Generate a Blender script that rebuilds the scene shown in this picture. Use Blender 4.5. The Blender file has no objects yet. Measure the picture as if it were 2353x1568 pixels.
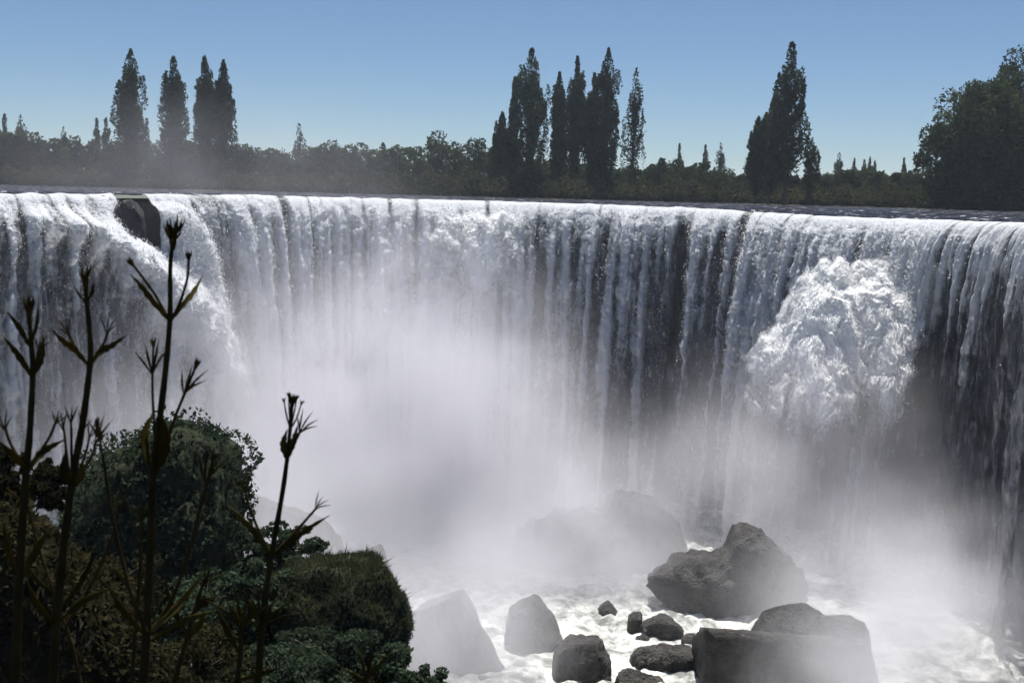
import bpy, math, random
import numpy as np
from mathutils import Matrix, Vector

random.seed(7)
rng = np.random.default_rng(7)
R = math.radians
scene = bpy.context.scene
COL = scene.collection

# ------------------------------------------------------------------ camera
F = 2841.7            # focal length in units of the 2352x1568 pixel frame
CX, CY = 1176.0, 784.0
CAM = Vector((0.0, 0.0, 1.2))
PITCH = math.atan((CY - 441.4) / F)
ROLL = math.atan(0.025)
CROT = Matrix.Rotation(math.pi / 2 - PITCH, 3, 'X') @ Matrix.Rotation(ROLL, 3, 'Z')
cam_d = bpy.data.cameras.new('camera')
cam_d.sensor_width = 36.0
cam_d.lens = 36.0 * F / 2352.0
cam_d.clip_start = 0.1
cam_d.clip_end = 20000
cam_d.dof.use_dof = True
cam_d.dof.focus_distance = 90.0
cam_d.dof.aperture_fstop = 14.0
cam = bpy.data.objects.new('camera', cam_d)
cam.matrix_world = Matrix.Translation(CAM) @ CROT.to_4x4()
COL.objects.link(cam)
scene.camera = cam

# ------------------------------------------------------------------ light
SUN_EL, SUN_AZ = R(72), R(8)          # behind the falls, a little to the right
sdir = Vector((math.sin(SUN_AZ) * math.cos(SUN_EL), math.cos(SUN_AZ) * math.cos(SUN_EL), math.sin(SUN_EL)))
world = bpy.data.worlds.new('World')
scene.world = world
world.use_nodes = True
wn = world.node_tree
sky = wn.nodes.new('ShaderNodeTexSky')
sky.sky_type = 'NISHITA'
sky.sun_disc = False
sky.sun_elevation = SUN_EL
sky.sun_rotation = SUN_AZ
sky.altitude = 2200
sky.air_density = 1.0
sky.dust_density = 0.5
sky.ozone_density = 6.0
wn.links.new(sky.outputs[0], wn.nodes['Background'].inputs[0])
wn.nodes['Background'].inputs[1].default_value = 0.05
sl = bpy.data.lights.new('sun', 'SUN')
sl.energy = 5.0
sl.angle = R(0.5)
sl.color = (1.0, 0.97, 0.91)
so = bpy.data.objects.new('sun', sl)
so.rotation_euler = sdir.to_track_quat('Z', 'Y').to_euler()
so.location = (20, 40, 80)
COL.objects.link(so)

scene.view_settings.view_transform = 'Standard'
scene.view_settings.look = 'None'
scene.view_settings.gamma = 1.0
scene.view_settings.exposure = 0.76
scene.view_settings.use_curve_mapping = False
cy = scene.cycles
cy.use_denoising = True
cy.max_bounces = 8
cy.diffuse_bounces = 2
cy.glossy_bounces = 2
cy.transmission_bounces = 4
cy.transparent_max_bounces = 6
cy.volume_bounces = 4
cy.volume_step_rate = 1.4
cy.volume_preview_step_rate = 1.0
cy.volume_max_steps = 96
cy.use_adaptive_sampling = True
cy.adaptive_threshold = 0.03
cy.caustics_reflective = False
cy.caustics_refractive = False
scene.render.film_transparent = False

# ------------------------------------------------------------------ pixels to places
def ray(x, y):
    return CROT @ Vector(((x - CX) / F, -(y - CY) / F, -1.0))
def at(x, y, Y):                      # the point of that direction at world depth Y
    d = ray(x, y)
    return CAM + d * (Y / d.y)
def at_z(x, y, z):                    # where that direction meets the level z
    d = ray(x, y)
    return CAM + d * ((z - CAM.z) / d.z)

# ------------------------------------------------------------------ numpy noise
_perm = rng.permutation(512).astype(np.int64)
_perm = np.concatenate([_perm, _perm])
_g = rng.normal(size=(512, 3)); _g /= np.linalg.norm(_g, axis=1)[:, None]
def perlin(x, y, z):
    x, y, z = np.broadcast_arrays(np.asarray(x, float), np.asarray(y, float), np.asarray(z, float))
    xi, yi, zi = np.floor(x).astype(np.int64), np.floor(y).astype(np.int64), np.floor(z).astype(np.int64)
    xf, yf, zf = x - xi, y - yi, z - zi
    u, v, w = (t * t * t * (t * (t * 6 - 15) + 10) for t in (xf, yf, zf))
    def corner(a, b, c):
        h = _perm[(_perm[(_perm[(xi + a) & 511] + yi + b) & 511] + zi + c) & 511]
        g = _g[h]
        return g[..., 0] * (xf - a) + g[..., 1] * (yf - b) + g[..., 2] * (zf - c)
    def lerp(a, b, t): return a + (b - a) * t
    x00 = lerp(corner(0, 0, 0), corner(1, 0, 0), u); x10 = lerp(corner(0, 1, 0), corner(1, 1, 0), u)
    x01 = lerp(corner(0, 0, 1), corner(1, 0, 1), u); x11 = lerp(corner(0, 1, 1), corner(1, 1, 1), u)
    return lerp(lerp(x00, x10, v), lerp(x01, x11, v), w) * 1.6
def fbm(x, y, z, o=4):
    s = 0; a = 1.0; t = 0
    for i in range(o):
        s = s + a * perlin(x * 2 ** i + 7.3 * i, y * 2 ** i, z * 2 ** i); t += a; a *= 0.5
    return s / t
def sstep(a, b, x):
    t = np.clip((x - a) / (b - a), 0, 1)
    return t * t * (3 - 2 * t)

# ------------------------------------------------------------------ mesh and object helpers
def mesh_np(name, verts, faces, smooth=True):
    verts = np.asarray(verts, np.float32); faces = np.asarray(faces, np.int32)
    k = faces.shape[1]
    me = bpy.data.meshes.new(name)
    me.vertices.add(len(verts)); me.vertices.foreach_set('co', verts.ravel())
    me.loops.add(faces.size); me.loops.foreach_set('vertex_index', faces.ravel())
    me.polygons.add(len(faces))
    me.polygons.foreach_set('loop_start', np.arange(0, faces.size, k, dtype=np.int32))
    me.polygons.foreach_set('loop_total', np.full(len(faces), k, np.int32))
    me.polygons.foreach_set('use_smooth', np.full(len(faces), smooth, bool))
    me.update(calc_edges=True)
    return me
def grid_faces(n, m, wrap=False):     # n rows of m verts
    i = np.arange(n - 1)[:, None]; j = np.arange(m if wrap else m - 1)[None, :]
    a = i * m + j; b = i * m + (j + 1) % m
    return np.stack([a, b, b + m, a + m], -1).reshape(-1, 4)
def attr(me, name, vals):
    a = me.attributes.new(name, 'FLOAT', 'POINT'); a.data.foreach_set('value', np.asarray(vals, np.float32).ravel())
def add(name, me, mat=None, parent=None):
    o = bpy.data.objects.new(name, me)
    COL.objects.link(o)
    if mat and me is not None and not me.materials: me.materials.append(mat)
    if parent: o.parent = parent
    return o
def tag(o, label, cat=None, group=None, kind=None):
    o['label'] = label
    if cat: o['category'] = cat
    if group: o['group'] = group
    if kind: o['kind'] = kind
    return o
def empty(name, loc=(0, 0, 0)):
    o = bpy.data.objects.new(name, None); o.location = loc; o.empty_display_size = 0.3
    COL.objects.link(o); return o

# ------------------------------------------------------------------ materials
def mat(name):
    m = bpy.data.materials.new(name); m.use_nodes = True
    nt = m.node_tree; nt.nodes.clear()
    out = nt.nodes.new('ShaderNodeOutputMaterial')
    return m, nt, out
def N(nt, t, **kw):
    n = nt.nodes.new(t)
    for k, v in kw.items():
        if k.startswith('i_'):
            n.inputs[k[2:].replace('_', ' ')].default_value = v
        else: setattr(n, k, v)
    return n
def ramp(nt, fac, stops):
    r = nt.nodes.new('ShaderNodeValToRGB')
    while len(r.color_ramp.elements) < len(stops): r.color_ramp.elements.new(0.5)
    for e, (p, c) in zip(r.color_ramp.elements, stops):
        e.position = p; e.color = (*c, 1) if len(c) == 3 else c
    nt.links.new(fac, r.inputs[0]); return r
def noise(nt, scale, detail=4, rough=0.55, coord='Object', stretch=None):
    tc = N(nt, 'ShaderNodeTexCoord')
    n = N(nt, 'ShaderNodeTexNoise'); n.inputs['Scale'].default_value = scale
    n.inputs['Detail'].default_value = detail; n.inputs['Roughness'].default_value = rough
    src = tc.outputs[coord]
    if stretch:
        mp = N(nt, 'ShaderNodeMapping'); mp.inputs['Scale'].default_value = stretch
        nt.links.new(src, mp.inputs[0]); src = mp.outputs[0]
    nt.links.new(src, n.inputs['Vector']); return n

def leaf_mat(name, c1, c2, trans=0.4, scale=0.6):
    m, nt, out = mat(name)
    n = noise(nt, scale, 3)
    oi = N(nt, 'ShaderNodeObjectInfo')
    r = ramp(nt, n.outputs[0], [(0.35, c1), (0.68, c2)])
    hs = N(nt, 'ShaderNodeHueSaturation')
    mr = N(nt, 'ShaderNodeMapRange'); mr.inputs[3].default_value = 0.75; mr.inputs[4].default_value = 1.25
    nt.links.new(oi.outputs['Random'], mr.inputs[0]); nt.links.new(mr.outputs[0], hs.inputs['Value'])
    nt.links.new(r.outputs[0], hs.inputs['Color'])
    d = N(nt, 'ShaderNodeBsdfDiffuse'); t = N(nt, 'ShaderNodeBsdfTranslucent')
    mx = N(nt, 'ShaderNodeMixShader'); mx.inputs[0].default_value = trans
    nt.links.new(hs.outputs[0], d.inputs[0]); nt.links.new(hs.outputs[0], t.inputs[0])
    nt.links.new(d.outputs[0], mx.inputs[1]); nt.links.new(t.outputs[0], mx.inputs[2])
    nt.links.new(mx.outputs[0], out.inputs[0]); return m
def plain_mat(name, c1, c2, rough=0.8, scale=3, bump=0.3, detail=8, stretch=None, spec=0.3, bdist=0.15):
    m, nt, out = mat(name)
    n = noise(nt, scale, detail, stretch=stretch)
    r = ramp(nt, n.outputs[0], [(0.3, c1), (0.7, c2)])
    p = N(nt, 'ShaderNodeBsdfPrincipled'); p.inputs['Roughness'].default_value = rough
    p.inputs['Specular IOR Level'].default_value = spec
    n2 = noise(nt, scale * 4, 8)
    b = N(nt, 'ShaderNodeBump'); b.inputs['Strength'].default_value = bump; b.inputs['Distance'].default_value = bdist
    nt.links.new(n2.outputs[0], b.inputs['Height'])
    nt.links.new(r.outputs[0], p.inputs['Base Color']); nt.links.new(b.outputs[0], p.inputs['Normal'])
    nt.links.new(p.outputs[0], out.inputs[0]); return m

M_rock = plain_mat('wet_basalt', (0.010, 0.010, 0.010), (0.085, 0.076, 0.068), 0.55, 1.3, 0.9, spec=0.25, bdist=0.6, detail=10)
M_cliff = plain_mat('cliff_rock', (0.018, 0.018, 0.02), (0.06, 0.056, 0.055), 0.6, 0.5, 0.8, stretch=(1, 1, 0.4))
M_mossrock = plain_mat('mossy_rock', (0.014, 0.017, 0.010), (0.04, 0.045, 0.028), 0.95, 0.9, 0.5, spec=0.03)
M_bark = plain_mat('bark', (0.05, 0.04, 0.03), (0.12, 0.10, 0.08), 0.9, 4, 0.5)
M_soil = plain_mat('bank_soil', (0.013, 0.011, 0.006), (0.032, 0.025, 0.013), 0.95, 0.8, 0.6)
M_field = plain_mat('far_field', (0.05, 0.06, 0.03), (0.10, 0.09, 0.05), 0.95, 0.05, 0.2)
M_poplar = leaf_mat('poplar_leaves', (0.022, 0.036, 0.016), (0.05, 0.07, 0.03), 0.35, 0.35)
M_bush = leaf_mat('tree_leaves', (0.026, 0.04, 0.018), (0.065, 0.08, 0.035), 0.35, 0.3)
M_scrub = leaf_mat('scrub_leaves', (0.026, 0.031, 0.015), (0.058, 0.06, 0.03), 0.3, 0.12)
M_cover = leaf_mat('ground_cover_leaves', (0.026, 0.042, 0.026), (0.066, 0.088, 0.052), 0.35, 0.5)
M_dry = leaf_mat('dry_bank_leaves', (0.02, 0.019, 0.009), (0.042, 0.037, 0.017), 0.35, 0.4)
M_moss = leaf_mat('moss_blades', (0.03, 0.036, 0.018), (0.065, 0.07, 0.036), 0.4, 1.0)
M_stalk = plain_mat('weed_stem', (0.020, 0.015, 0.006), (0.05, 0.035, 0.013), 0.85, 12, 0.2, spec=0.05)
M_blade = leaf_mat('weed_leaf', (0.045, 0.038, 0.011), (0.10, 0.078, 0.022), 0.45, 14)
M_head = leaf_mat('weed_seed', (0.03, 0.022, 0.008), (0.07, 0.045, 0.018), 0.3, 30)

def water_mat(name='falling_water', thru=0.32, alb=(0.80, 0.82, 0.87, 1)):
    m, nt, out = mat(name)
    a = N(nt, 'ShaderNodeAttribute', attribute_name='cover')
    n = noise(nt, 2.4, 7, 0.7, stretch=(1, 1, 0.33))
    ad = N(nt, 'ShaderNodeMath', operation='ADD'); nt.links.new(a.outputs['Fac'], ad.inputs[0])
    sc = N(nt, 'ShaderNodeMath', operation='MULTIPLY_ADD'); sc.inputs[1].default_value = 1.3; sc.inputs[2].default_value = -0.65
    nt.links.new(n.outputs[0], sc.inputs[0]); nt.links.new(sc.outputs[0], ad.inputs[1])
    mr = N(nt, 'ShaderNodeMapRange', interpolation_type='SMOOTHSTEP')
    mr.inputs[1].default_value = -0.15; mr.inputs[2].default_value = 0.95
    nt.links.new(ad.outputs[0], mr.inputs[0])
    d = N(nt, 'ShaderNodeBsdfDiffuse'); d.inputs[0].default_value = alb
    t = N(nt, 'ShaderNodeBsdfTranslucent'); t.inputs[0].default_value = (0.86, 0.88, 0.91, 1)
    mx = N(nt, 'ShaderNodeMixShader'); mx.inputs[0].default_value = thru
    nt.links.new(d.outputs[0], mx.inputs[1]); nt.links.new(t.outputs[0], mx.inputs[2])
    tr = N(nt, 'ShaderNodeBsdfTransparent')
    mx2 = N(nt, 'ShaderNodeMixShader')
    nt.links.new(mr.outputs[0], mx2.inputs[0]); nt.links.new(tr.outputs[0], mx2.inputs[1]); nt.links.new(mx.outputs[0], mx2.inputs[2])
    bn = noise(nt, 7.0, 6, 0.7, stretch=(1, 1, 0.5))
    b = N(nt, 'ShaderNodeBump'); b.inputs['Strength'].default_value = 0.8; b.inputs['Distance'].default_value = 0.22
    nt.links.new(bn.outputs[0], b.inputs['Height'])
    nt.links.new(b.outputs[0], d.inputs['Normal']); nt.links.new(b.outputs[0], t.inputs['Normal'])
    nt.links.new(mx2.outputs[0], out.inputs[0]); return m
M_fall = water_mat()
M_froth = water_mat('froth', 0.06, (0.95, 0.95, 0.95, 1))
def river_mat():
    m, nt, out = mat('river_water')
    n = noise(nt, 0.9, 8, 0.7, stretch=(0.6, 1.0, 1))
    f = noise(nt, 1.3, 6, 0.7, stretch=(0.45, 0.5, 1))
    p = N(nt, 'ShaderNodeBsdfPrincipled')
    r = ramp(nt, f.outputs[0], [(0.575, (0.012, 0.012, 0.019)), (0.66, (0.72, 0.74, 0.78))])  # white flecks: whitecaps, plus sun sparkle painted into the base colour
    nt.links.new(r.outputs[0], p.inputs['Base Color'])
    p.inputs['Roughness'].default_value = 0.4; p.inputs['IOR'].default_value = 1.33
    p.inputs['Specular IOR Level'].default_value = 0.03
    b = N(nt, 'ShaderNodeBump'); b.inputs['Strength'].default_value = 1.0; b.inputs['Distance'].default_value = 0.5
    nt.links.new(n.outputs[0], b.inputs['Height']); nt.links.new(b.outputs[0], p.inputs['Normal'])
    nt.links.new(p.outputs[0], out.inputs[0]); return m
M_river = river_mat()
def foam_mat():
    m, nt, out = mat('white_water')
    n = noise(nt, 0.5, 8, 0.7)
    p = N(nt, 'ShaderNodeBsdfPrincipled')
    r = ramp(nt, n.outputs[0], [(0.40, (0.13, 0.14, 0.13)), (0.58, (0.66, 0.66, 0.63))])
    nt.links.new(r.outputs[0], p.inputs['Base Color']); p.inputs['Roughness'].default_value = 0.5
    b = N(nt, 'ShaderNodeBump'); b.inputs['Strength'].default_value = 0.6; b.inputs['Distance'].default_value = 0.3
    n2 = noise(nt, 2.0, 8, 0.7); nt.links.new(n2.outputs[0], b.inputs['Height']); nt.links.new(b.outputs[0], p.inputs['Normal'])
    nt.links.new(p.outputs[0], out.inputs[0]); return m
M_foam = foam_mat()
def drop_mat():
    m, nt, out = mat('spray_drops')
    d = N(nt, 'ShaderNodeBsdfDiffuse'); d.inputs[0].default_value = (0.85, 0.86, 0.87, 1)
    t = N(nt, 'ShaderNodeBsdfTranslucent'); t.inputs[0].default_value = (0.88, 0.89, 0.9, 1)
    mx = N(nt, 'ShaderNodeMixShader'); mx.inputs[0].default_value = 0.5
    nt.links.new(d.outputs[0], mx.inputs[1]); nt.links.new(t.outputs[0], mx.inputs[2])
    nt.links.new(mx.outputs[0], out.inputs[0]); return m
M_drop = drop_mat()

# ------------------------------------------------------------------ the lip of the falls
FLOOR = -31.0
lip_px = np.array([-330, 0, 180, 330, 568, 786, 1137, 1350, 1572, 1760, 1942, 2080, 2179, 2270, 2352, 2440, 2560], float)
lip_y = np.array([438, 446, 447, 447, 449, 455, 463, 470, 478, 489, 500, 504, 507, 510, 513, 518, 530], float)
lip_D = np.array([98, 104, 108, 112, 119, 123, 125, 124, 121, 117, 112, 109, 106, 101, 95, 88, 78], float)
ctrl = np.array([list(at(x, y, d)) for x, y, d in zip(lip_px, lip_y, lip_D)])
ctrl = np.vstack([ctrl, [[44, 62, -0.5], [54, 40, -0.5]]])
lip_px = np.concatenate([lip_px, [2900, 3600]])
def catmull(P, n):
    P = np.asarray(P, float); P2 = np.vstack([2 * P[0] - P[1], P, 2 * P[-1] - P[-2]])
    out = []
    for i in range(len(P) - 1):
        p0, p1, p2, p3 = P2[i:i + 4]
        t = np.linspace(0, 1, n, endpoint=False)[:, None]
        out.append(0.5 * (2 * p1 + (p2 - p0) * t + (2 * p0 - 5 * p1 + 4 * p2 - p3) * t ** 2 + (3 * p1 - p0 - 3 * p2 + p3) * t ** 3))
    out.append(P[-1:]); return np.vstack(out)
lc = catmull(np.hstack([ctrl, lip_px[:, None]]), 60)
seg = np.concatenate([[0], np.cumsum(np.linalg.norm(np.diff(lc[:, :2], axis=0), axis=1))])
LEN = seg[-1]
def lip_at(s):                                   # -> xyz + photo column
    return np.stack([np.interp(s, seg, lc[:, k]) for k in range(4)], -1)
def lip_normal(s):                               # horizontal, into the gorge
    a, b = lip_at(np.clip(s - 2.0, 0, LEN)), lip_at(np.clip(s + 2.0, 0, LEN))
    t = (b - a)[..., :2]; t /= np.linalg.norm(t, axis=-1, keepdims=True)
    return np.stack([t[..., 1], -t[..., 0]], -1)

# ------------------------------------------------------------------ river above the falls
def build_river():
    S = np.linspace(0, LEN, 760); q = np.linspace(0, 1, 150) ** 2.2
    L = lip_at(S); nrm = lip_normal(S)
    far = np.zeros((len(S), 3))
    bx = [-330, 0, 786, 1572, 2352, 2560, 2900, 3600]; bD = [285, 280, 275, 270, 235, 222, 150, 90]
    D = np.interp(L[:, 3], bx, bD)
    far[:, 0] = (L[:, 3] - CX) / F * D; far[:, 1] = D
    far[:, 2] = -0.05
    far[L[:, 3] > 2560, 0] = np.interp(L[L[:, 3] > 2560, 3], [2560, 2900, 3600], [(2560 - CX) / F * 222, 112, 105])
    P = L[None, :, :3] * (1 - q[:, None, None]) + far[None] * q[:, None, None]
    zz = L[None, :, 2] * np.exp(-q[:, None] * 9) + far[None, :, 2] * (1 - np.exp(-q[:, None] * 9))
    w = 0.20 * fbm(P[..., 0] * 0.5, P[..., 1] * 0.8, 0.3, 4) + 0.05 * np.abs(perlin(P[..., 0] * 1.6, P[..., 1] * 2.2, 5.0))
    P[..., 2] = zz + w * np.clip(1 - q[:, None] * 1.2, 0.25, 1)
    P[0, :, :2] += 0
    me = mesh_np('river', P.reshape(-1, 3), grid_faces(len(q), len(S)))
    o = add('river', me, M_river)
    tag(o, 'dark rippled river running up to the lip of the falls', kind='structure')
build_river()

# ------------------------------------------------------------------ falling water
def px_to_z(x, y, extra=0.0):
    """height of a photo position on the curtain below column x"""
    s = np.interp(x, lc[:, 3], seg); P = lip_at(np.array([s]))[0]
    return at(x, y, P[1] - extra).z
def build_fall():
    ns, nt_ = 1330, 345
    S = np.linspace(0.5, LEN - 0.5, ns); L = lip_at(S); nr = lip_normal(S)
    T = np.linspace(-0.16, 2.56, nt_)
    Tz = np.sign(T) * np.abs(T) ** 1.0
    px = L[:, 3]
    vel = np.interp(px, [-300, 180, 330, 600, 1000, 1250, 1700, 1900, 2200, 2350, 2600],
                    [3.0, 3.2, 2.6, 3.4, 3.8, 3.0, 3.2, 3.6, 3.6, 3.4, 3.2])
    vel = vel * (1 + 0.16 * perlin(S * 0.35, 3.1, 0.7))
    t = Tz[:, None]; s = S[None, :]
    tau = np.interp(px, [2000, 2230], [9.0, 0.75])[None]
    dx = np.where(t > 0, vel[None] * tau * (1 - np.exp(-np.maximum(t, 0) / tau)), vel[None] * t)
    drop = np.where(t > 0, 4.9 * t * t, 0.0)
    z = L[None, :, 2] - drop
    drop = np.broadcast_to(drop, z.shape); drop_n = drop
    pxg = np.broadcast_to(px[None], drop.shape)
    D = np.interp(px, lip_px, np.interp(lip_px, lip_px, np.concatenate([lip_D, [62, 40]])))
    # photo row of each curtain point (only to lay out which stream does what)
    yrow = (L[None, :, 2] * 0 + 1.2 - z) / (D[None] - 3) * F + (441.4 + 0.025 * (pxg - CX))
    # --- noise fields
    sw = s + 0.25 * perlin(s * 0.9, z * 0.25, 11.0)
    flute = perlin(sw * 0.42, z * 0.03, 1.0)
    flute2 = perlin(sw * 1.1, z * 0.045, 2.0)
    strand = 1 - np.abs(perlin(sw * 1.7, z * 0.07, 3.0)) * 2
    strand2 = 1 - np.abs(perlin(sw * 4.0, z * 0.16, 4.0)) * 2
    ws = s + 0.5 * perlin(s * 0.8, z * 0.6, 21.0); wz = z + 0.5 * perlin(s * 0.8, z * 0.6, 22.0)
    puff = np.abs(perlin(ws * 0.5, wz * 0.42, 5.0)) + 0.55 * np.abs(perlin(ws * 1.1, wz * 0.9, 6.0)) \
        + 0.32 * np.abs(perlin(ws * 2.3, wz * 1.7, 7.0)) + 0.18 * np.abs(perlin(ws * 4.4, wz * 3.2, 8.0))
    fine = fbm(s * 3.2, z * 1.3, 9.0, 3)
    on = sstep(0.0, 2.2, drop_n)
    grow = sstep(0.5, 14, drop_n)
    # --- which stream is what (photo columns)
    def band(a, b, e): return sstep(a - e, a + e, pxg) * (1 - sstep(b - e, b + e, pxg))
    dark_cols = band(1260, 1700, 40)
    left_veil = band(-400, 190, 25)
    mid_veil = band(470, 930, 40)
    right_wall = sstep(2110, 2300, pxg)
    # --- outward ledges and bursts
    out = np.zeros_like(drop)
    # big burst on the right
    top = np.interp(pxg, [1700, 1745, 1790, 1830, 1870, 1900, 1912, 1930, 1985, 2050, 2100, 2125, 2150],
                    [860, 760, 655, 612, 606, 614, 628, 612, 603, 608, 622, 660, 1000])
    top = top + 9 * perlin(pxg * 0.03, 0.5, 0.5) + 8 * perlin(pxg * 0.11, 0.5, 1.5)
    lb = np.interp(yrow, [600, 640, 700, 760, 900, 1000], [1790, 1775, 1730, 1700, 1680, 1680])
    rb = np.interp(yrow, [600, 640, 740, 840, 950, 1100], [2118, 2124, 2112, 2080, 2040, 2010])
    wob = 30 * perlin(s * 0.35, z * 0.3, 33.0) + 16 * perlin(s * 1.0, z * 0.8, 34.0)
    inb = sstep(-30, 45, pxg - lb + wob) * (1 - sstep(-40, 40, pxg - rb + wob))
    b1 = (0.45 * sstep(0, 40, yrow - top) + 0.55 * sstep(10, 150, yrow - top)) * inb
    b1f = b1 * (1 - 0.35 * sstep(740, 1200, yrow))
    reg = inb * sstep(0, 50, yrow - top) * (1 - 0.6 * sstep(880, 1200, yrow))
    big = np.abs(perlin(ws * 0.28, wz * 0.26, 36.0)) + 0.5 * np.abs(perlin(ws * 0.6, wz * 0.55, 37.0))
    # left-centre burst near the lip
    top2 = np.interp(pxg, [960, 1010, 1060, 1180, 1200], [600, 490, 484, 486, 560])
    b2 = sstep(0, 30, yrow - top2) * band(985, 1190, 14)
    b2f = b2 * (1 - 0.9 * sstep(560, 740, yrow))
    out += 0.6 * b2f
    # slanted cascade over the buttress on the left: crest runs down to the right
    crest_x = np.interp(yrow, [430, 490, 530, 570, 640, 720, 830, 950, 1080], [150, 195, 235, 300, 375, 435, 495, 555, 640])
    dcr = crest_x - pxg
    b3 = sstep(-45, 75, dcr) * (1 - 0.8 * sstep(75, 210, dcr) - 0.2 * sstep(210, 420, dcr)) * sstep(470, 520, yrow)
    out += 4.2 * b3 * (1 - 0.6 * sstep(620, 920, yrow))
    # second small slide right of the rock
    crest2 = np.interp(yrow, [460, 480, 520, 600, 700], [385, 405, 432, 455, 470])
    b4 = sstep(-12, 22, crest2 - pxg) * (1 - sstep(60, 130, crest2 - pxg)) * sstep(462, 486, yrow) * (1 - sstep(650, 800, yrow))
    out += 1.4 * b4
    puffy = np.clip(0.24 + 0.8 * b2f + 0.4 * b3 + 0.25 * grow, 0, 1.5) * (1 - 0.72 * right_wall)
    disp = on * (0.75 * flute + 0.75 * flute2 + 0.24 * strand + 0.10 * strand2) * (1 - 0.5 * np.clip(b2f, 0, 1)) \
        + sstep(0, 1.0, drop_n) * puffy * ((1.7 + 1.3 * np.clip(b2f, 0, 1)) * (puff - 0.35)) + sstep(-0.1, 0.4, drop_n) * 0.10 * fine \
        + 0.35 * on * (perlin(sw * 0.8, 0.3, 31.0))
    disp = disp + out
    # scalloped lip
    scal = 0.7 * np.abs(perlin(S * 0.45, 0.2, 41.0)) + 0.35 * np.abs(perlin(S * 1.1, 0.2, 42.0))
    disp = disp + scal[None] * sstep(-0.16, 0.35, t)
    X = L[None, :, 0] + nr[None, :, 0] * (dx + disp)
    Y = L[None, :, 1] + nr[None, :, 1] * (dx + disp)
    Z = z + 0.30 * (np.abs(perlin(S * 0.42, 0.2, 41.0)) - 0.25)[None] * sstep(-0.16, 0.1, t) + 0.10 * fine * on + 0.05 - 0.06 * sstep(-0.1, -0.16, t) * 2
    Z += 0.25 * np.clip(b2f, 0, 1) * (puff - 0.3)
    # --- how closed the water is, opened in places to imitate shade
    cov = 0.55 + 0.55 * strand * 0.5 + 1.0 * flute2 + 0.45 * flute + 0.35 * (puff - 0.4)
    cov = cov + dark_cols * (0.85 * perlin(sw * 0.85, z * 0.02, 71.0) - 0.36) * sstep(0.3, 5, drop_n) - (0.66 - 0.45 * strand) * left_veil * on - 0.05 * mid_veil - 0.6 * sstep(60, 140, dcr) * (1 - left_veil) * (pxg < 640) * on  # last term opens the water left of the crest, standing in for shadow
    cov = cov - 0.25 * reg * sstep(850, 1000, yrow) + 0.8 * b2f + 0.7 * b3 + 0.6 * b4
    cov = cov - right_wall * (0.26 + 0.85 * sstep(540, 860, yrow))  # thin water on the wall, opened further lower down to imitate shadow
    cov = cov + 0.55 * (1 - sstep(0.2, 2.6, drop_n))
    notch = (1 - sstep(0.0, 0.22, np.abs(perlin(S * 0.42, 0.2, 41.0)))) * (0.4 + 0.6 * sstep(-0.2, 0.3, perlin(S * 0.2, 0.9, 43.0)))
    cov = cov - 0.95 * notch[None] * (1 - sstep(0.5, 2.2, drop_n))
    cov = cov - 0.38 * sstep(640, 960, yrow) * sstep(1180, 1320, pxg)  # lower right curtain opened to the dark cliff, standing in for shade
    cov = np.maximum(cov, 0.02 + 0.16 * strand2 - 0.1 * right_wall)
    # the bare rock near the lip on the left
    rock = sstep(246, 262, pxg - 0.10 * (yrow - 445)) * (1 - sstep(322, 334, pxg)) * (1 - sstep(0, 16, dcr + 30)) * (1 - sstep(560, 585, yrow))
    cov = cov - 3 * rock
    gap = band(412, 428, 6) * sstep(455, 470, yrow) * (1 - sstep(560, 660, yrow))
    cov = cov - 0.7 * gap
    gap2 = band(1582, 1600, 12) * sstep(470, 500, yrow); cov = cov - 0.55 * gap2
    gap3 = band(1215, 1240, 8) * sstep(480, 500, yrow) * (1 - sstep(600, 700, yrow)); cov -= 0.4 * gap3
    V = np.stack([X, Y, Z], -1).reshape(-1, 3)
    me = mesh_np('waterfall', V, grid_faces(nt_, ns))
    attr(me, 'cover', cov)
    o = add('waterfall', me, M_fall)
    tag(o, 'wide horseshoe waterfall pouring white over the cliff edge', kind='structure')
    return dict(X=X, Y=Y, Z=Z, cov=cov, b1=b1f, b2=b2f, b3=b3, b4=b4, drop=drop_n, rw=right_wall, nr=nr, strand=strand, puff=puff)
FALL = build_fall()

# loose water thrown clear of the curtain
def build_spray():
    f = FALL
    w = 0.25 + 1.6 * f['b2'] + 1.6 * f['b3'] + 1.5 * f['b4'] + 0.7 * np.clip(f['strand'], 0, 1)
    w = w * (1 - 0.95 * f['rw']) * np.clip(f['cov'], 0.0, 1.2) * sstep(0.02, 0.8, f['drop'])
    p = w.ravel() / w.sum()
    n = 150000
    idx = rng.choice(w.size, n, p=p)
    r, c = np.unravel_index(idx, w.shape)
    off = rng.exponential(0.28, n) * (1 + 1.2 * f['b2'].ravel()[idx])
    P = np.stack([f['X'].ravel()[idx] + f['nr'][c, 0] * off + rng.normal(0, .12, n),
                  f['Y'].ravel()[idx] + f['nr'][c, 1] * off + rng.normal(0, .12, n),
                  f['Z'].ravel()[idx] + rng.normal(0, .2, n)], -1)
    size = 0.02 + 0.05 * rng.random(n) ** 2
    a = rng.normal(size=(n, 3)); a /= np.linalg.norm(a, axis=1)[:, None]
    b = np.cross(a, rng.normal(size=(n, 3))); b /= np.linalg.norm(b, axis=1)[:, None]
    a[:, 2] *= 1.6
    V = np.stack([P + a * size[:, None], P - a * size[:, None] * .6 + b * size[:, None], P - a * size[:, None] * .6 - b * size[:, None]], 1).reshape(-1, 3)
    me = mesh_np('spray', V, np.arange(3 * n).reshape(-1, 3), False)
    o = add('water_spray', me, M_drop)
    tag(o, 'loose white drops flying off the falling water', kind='stuff')
build_spray()

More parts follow.
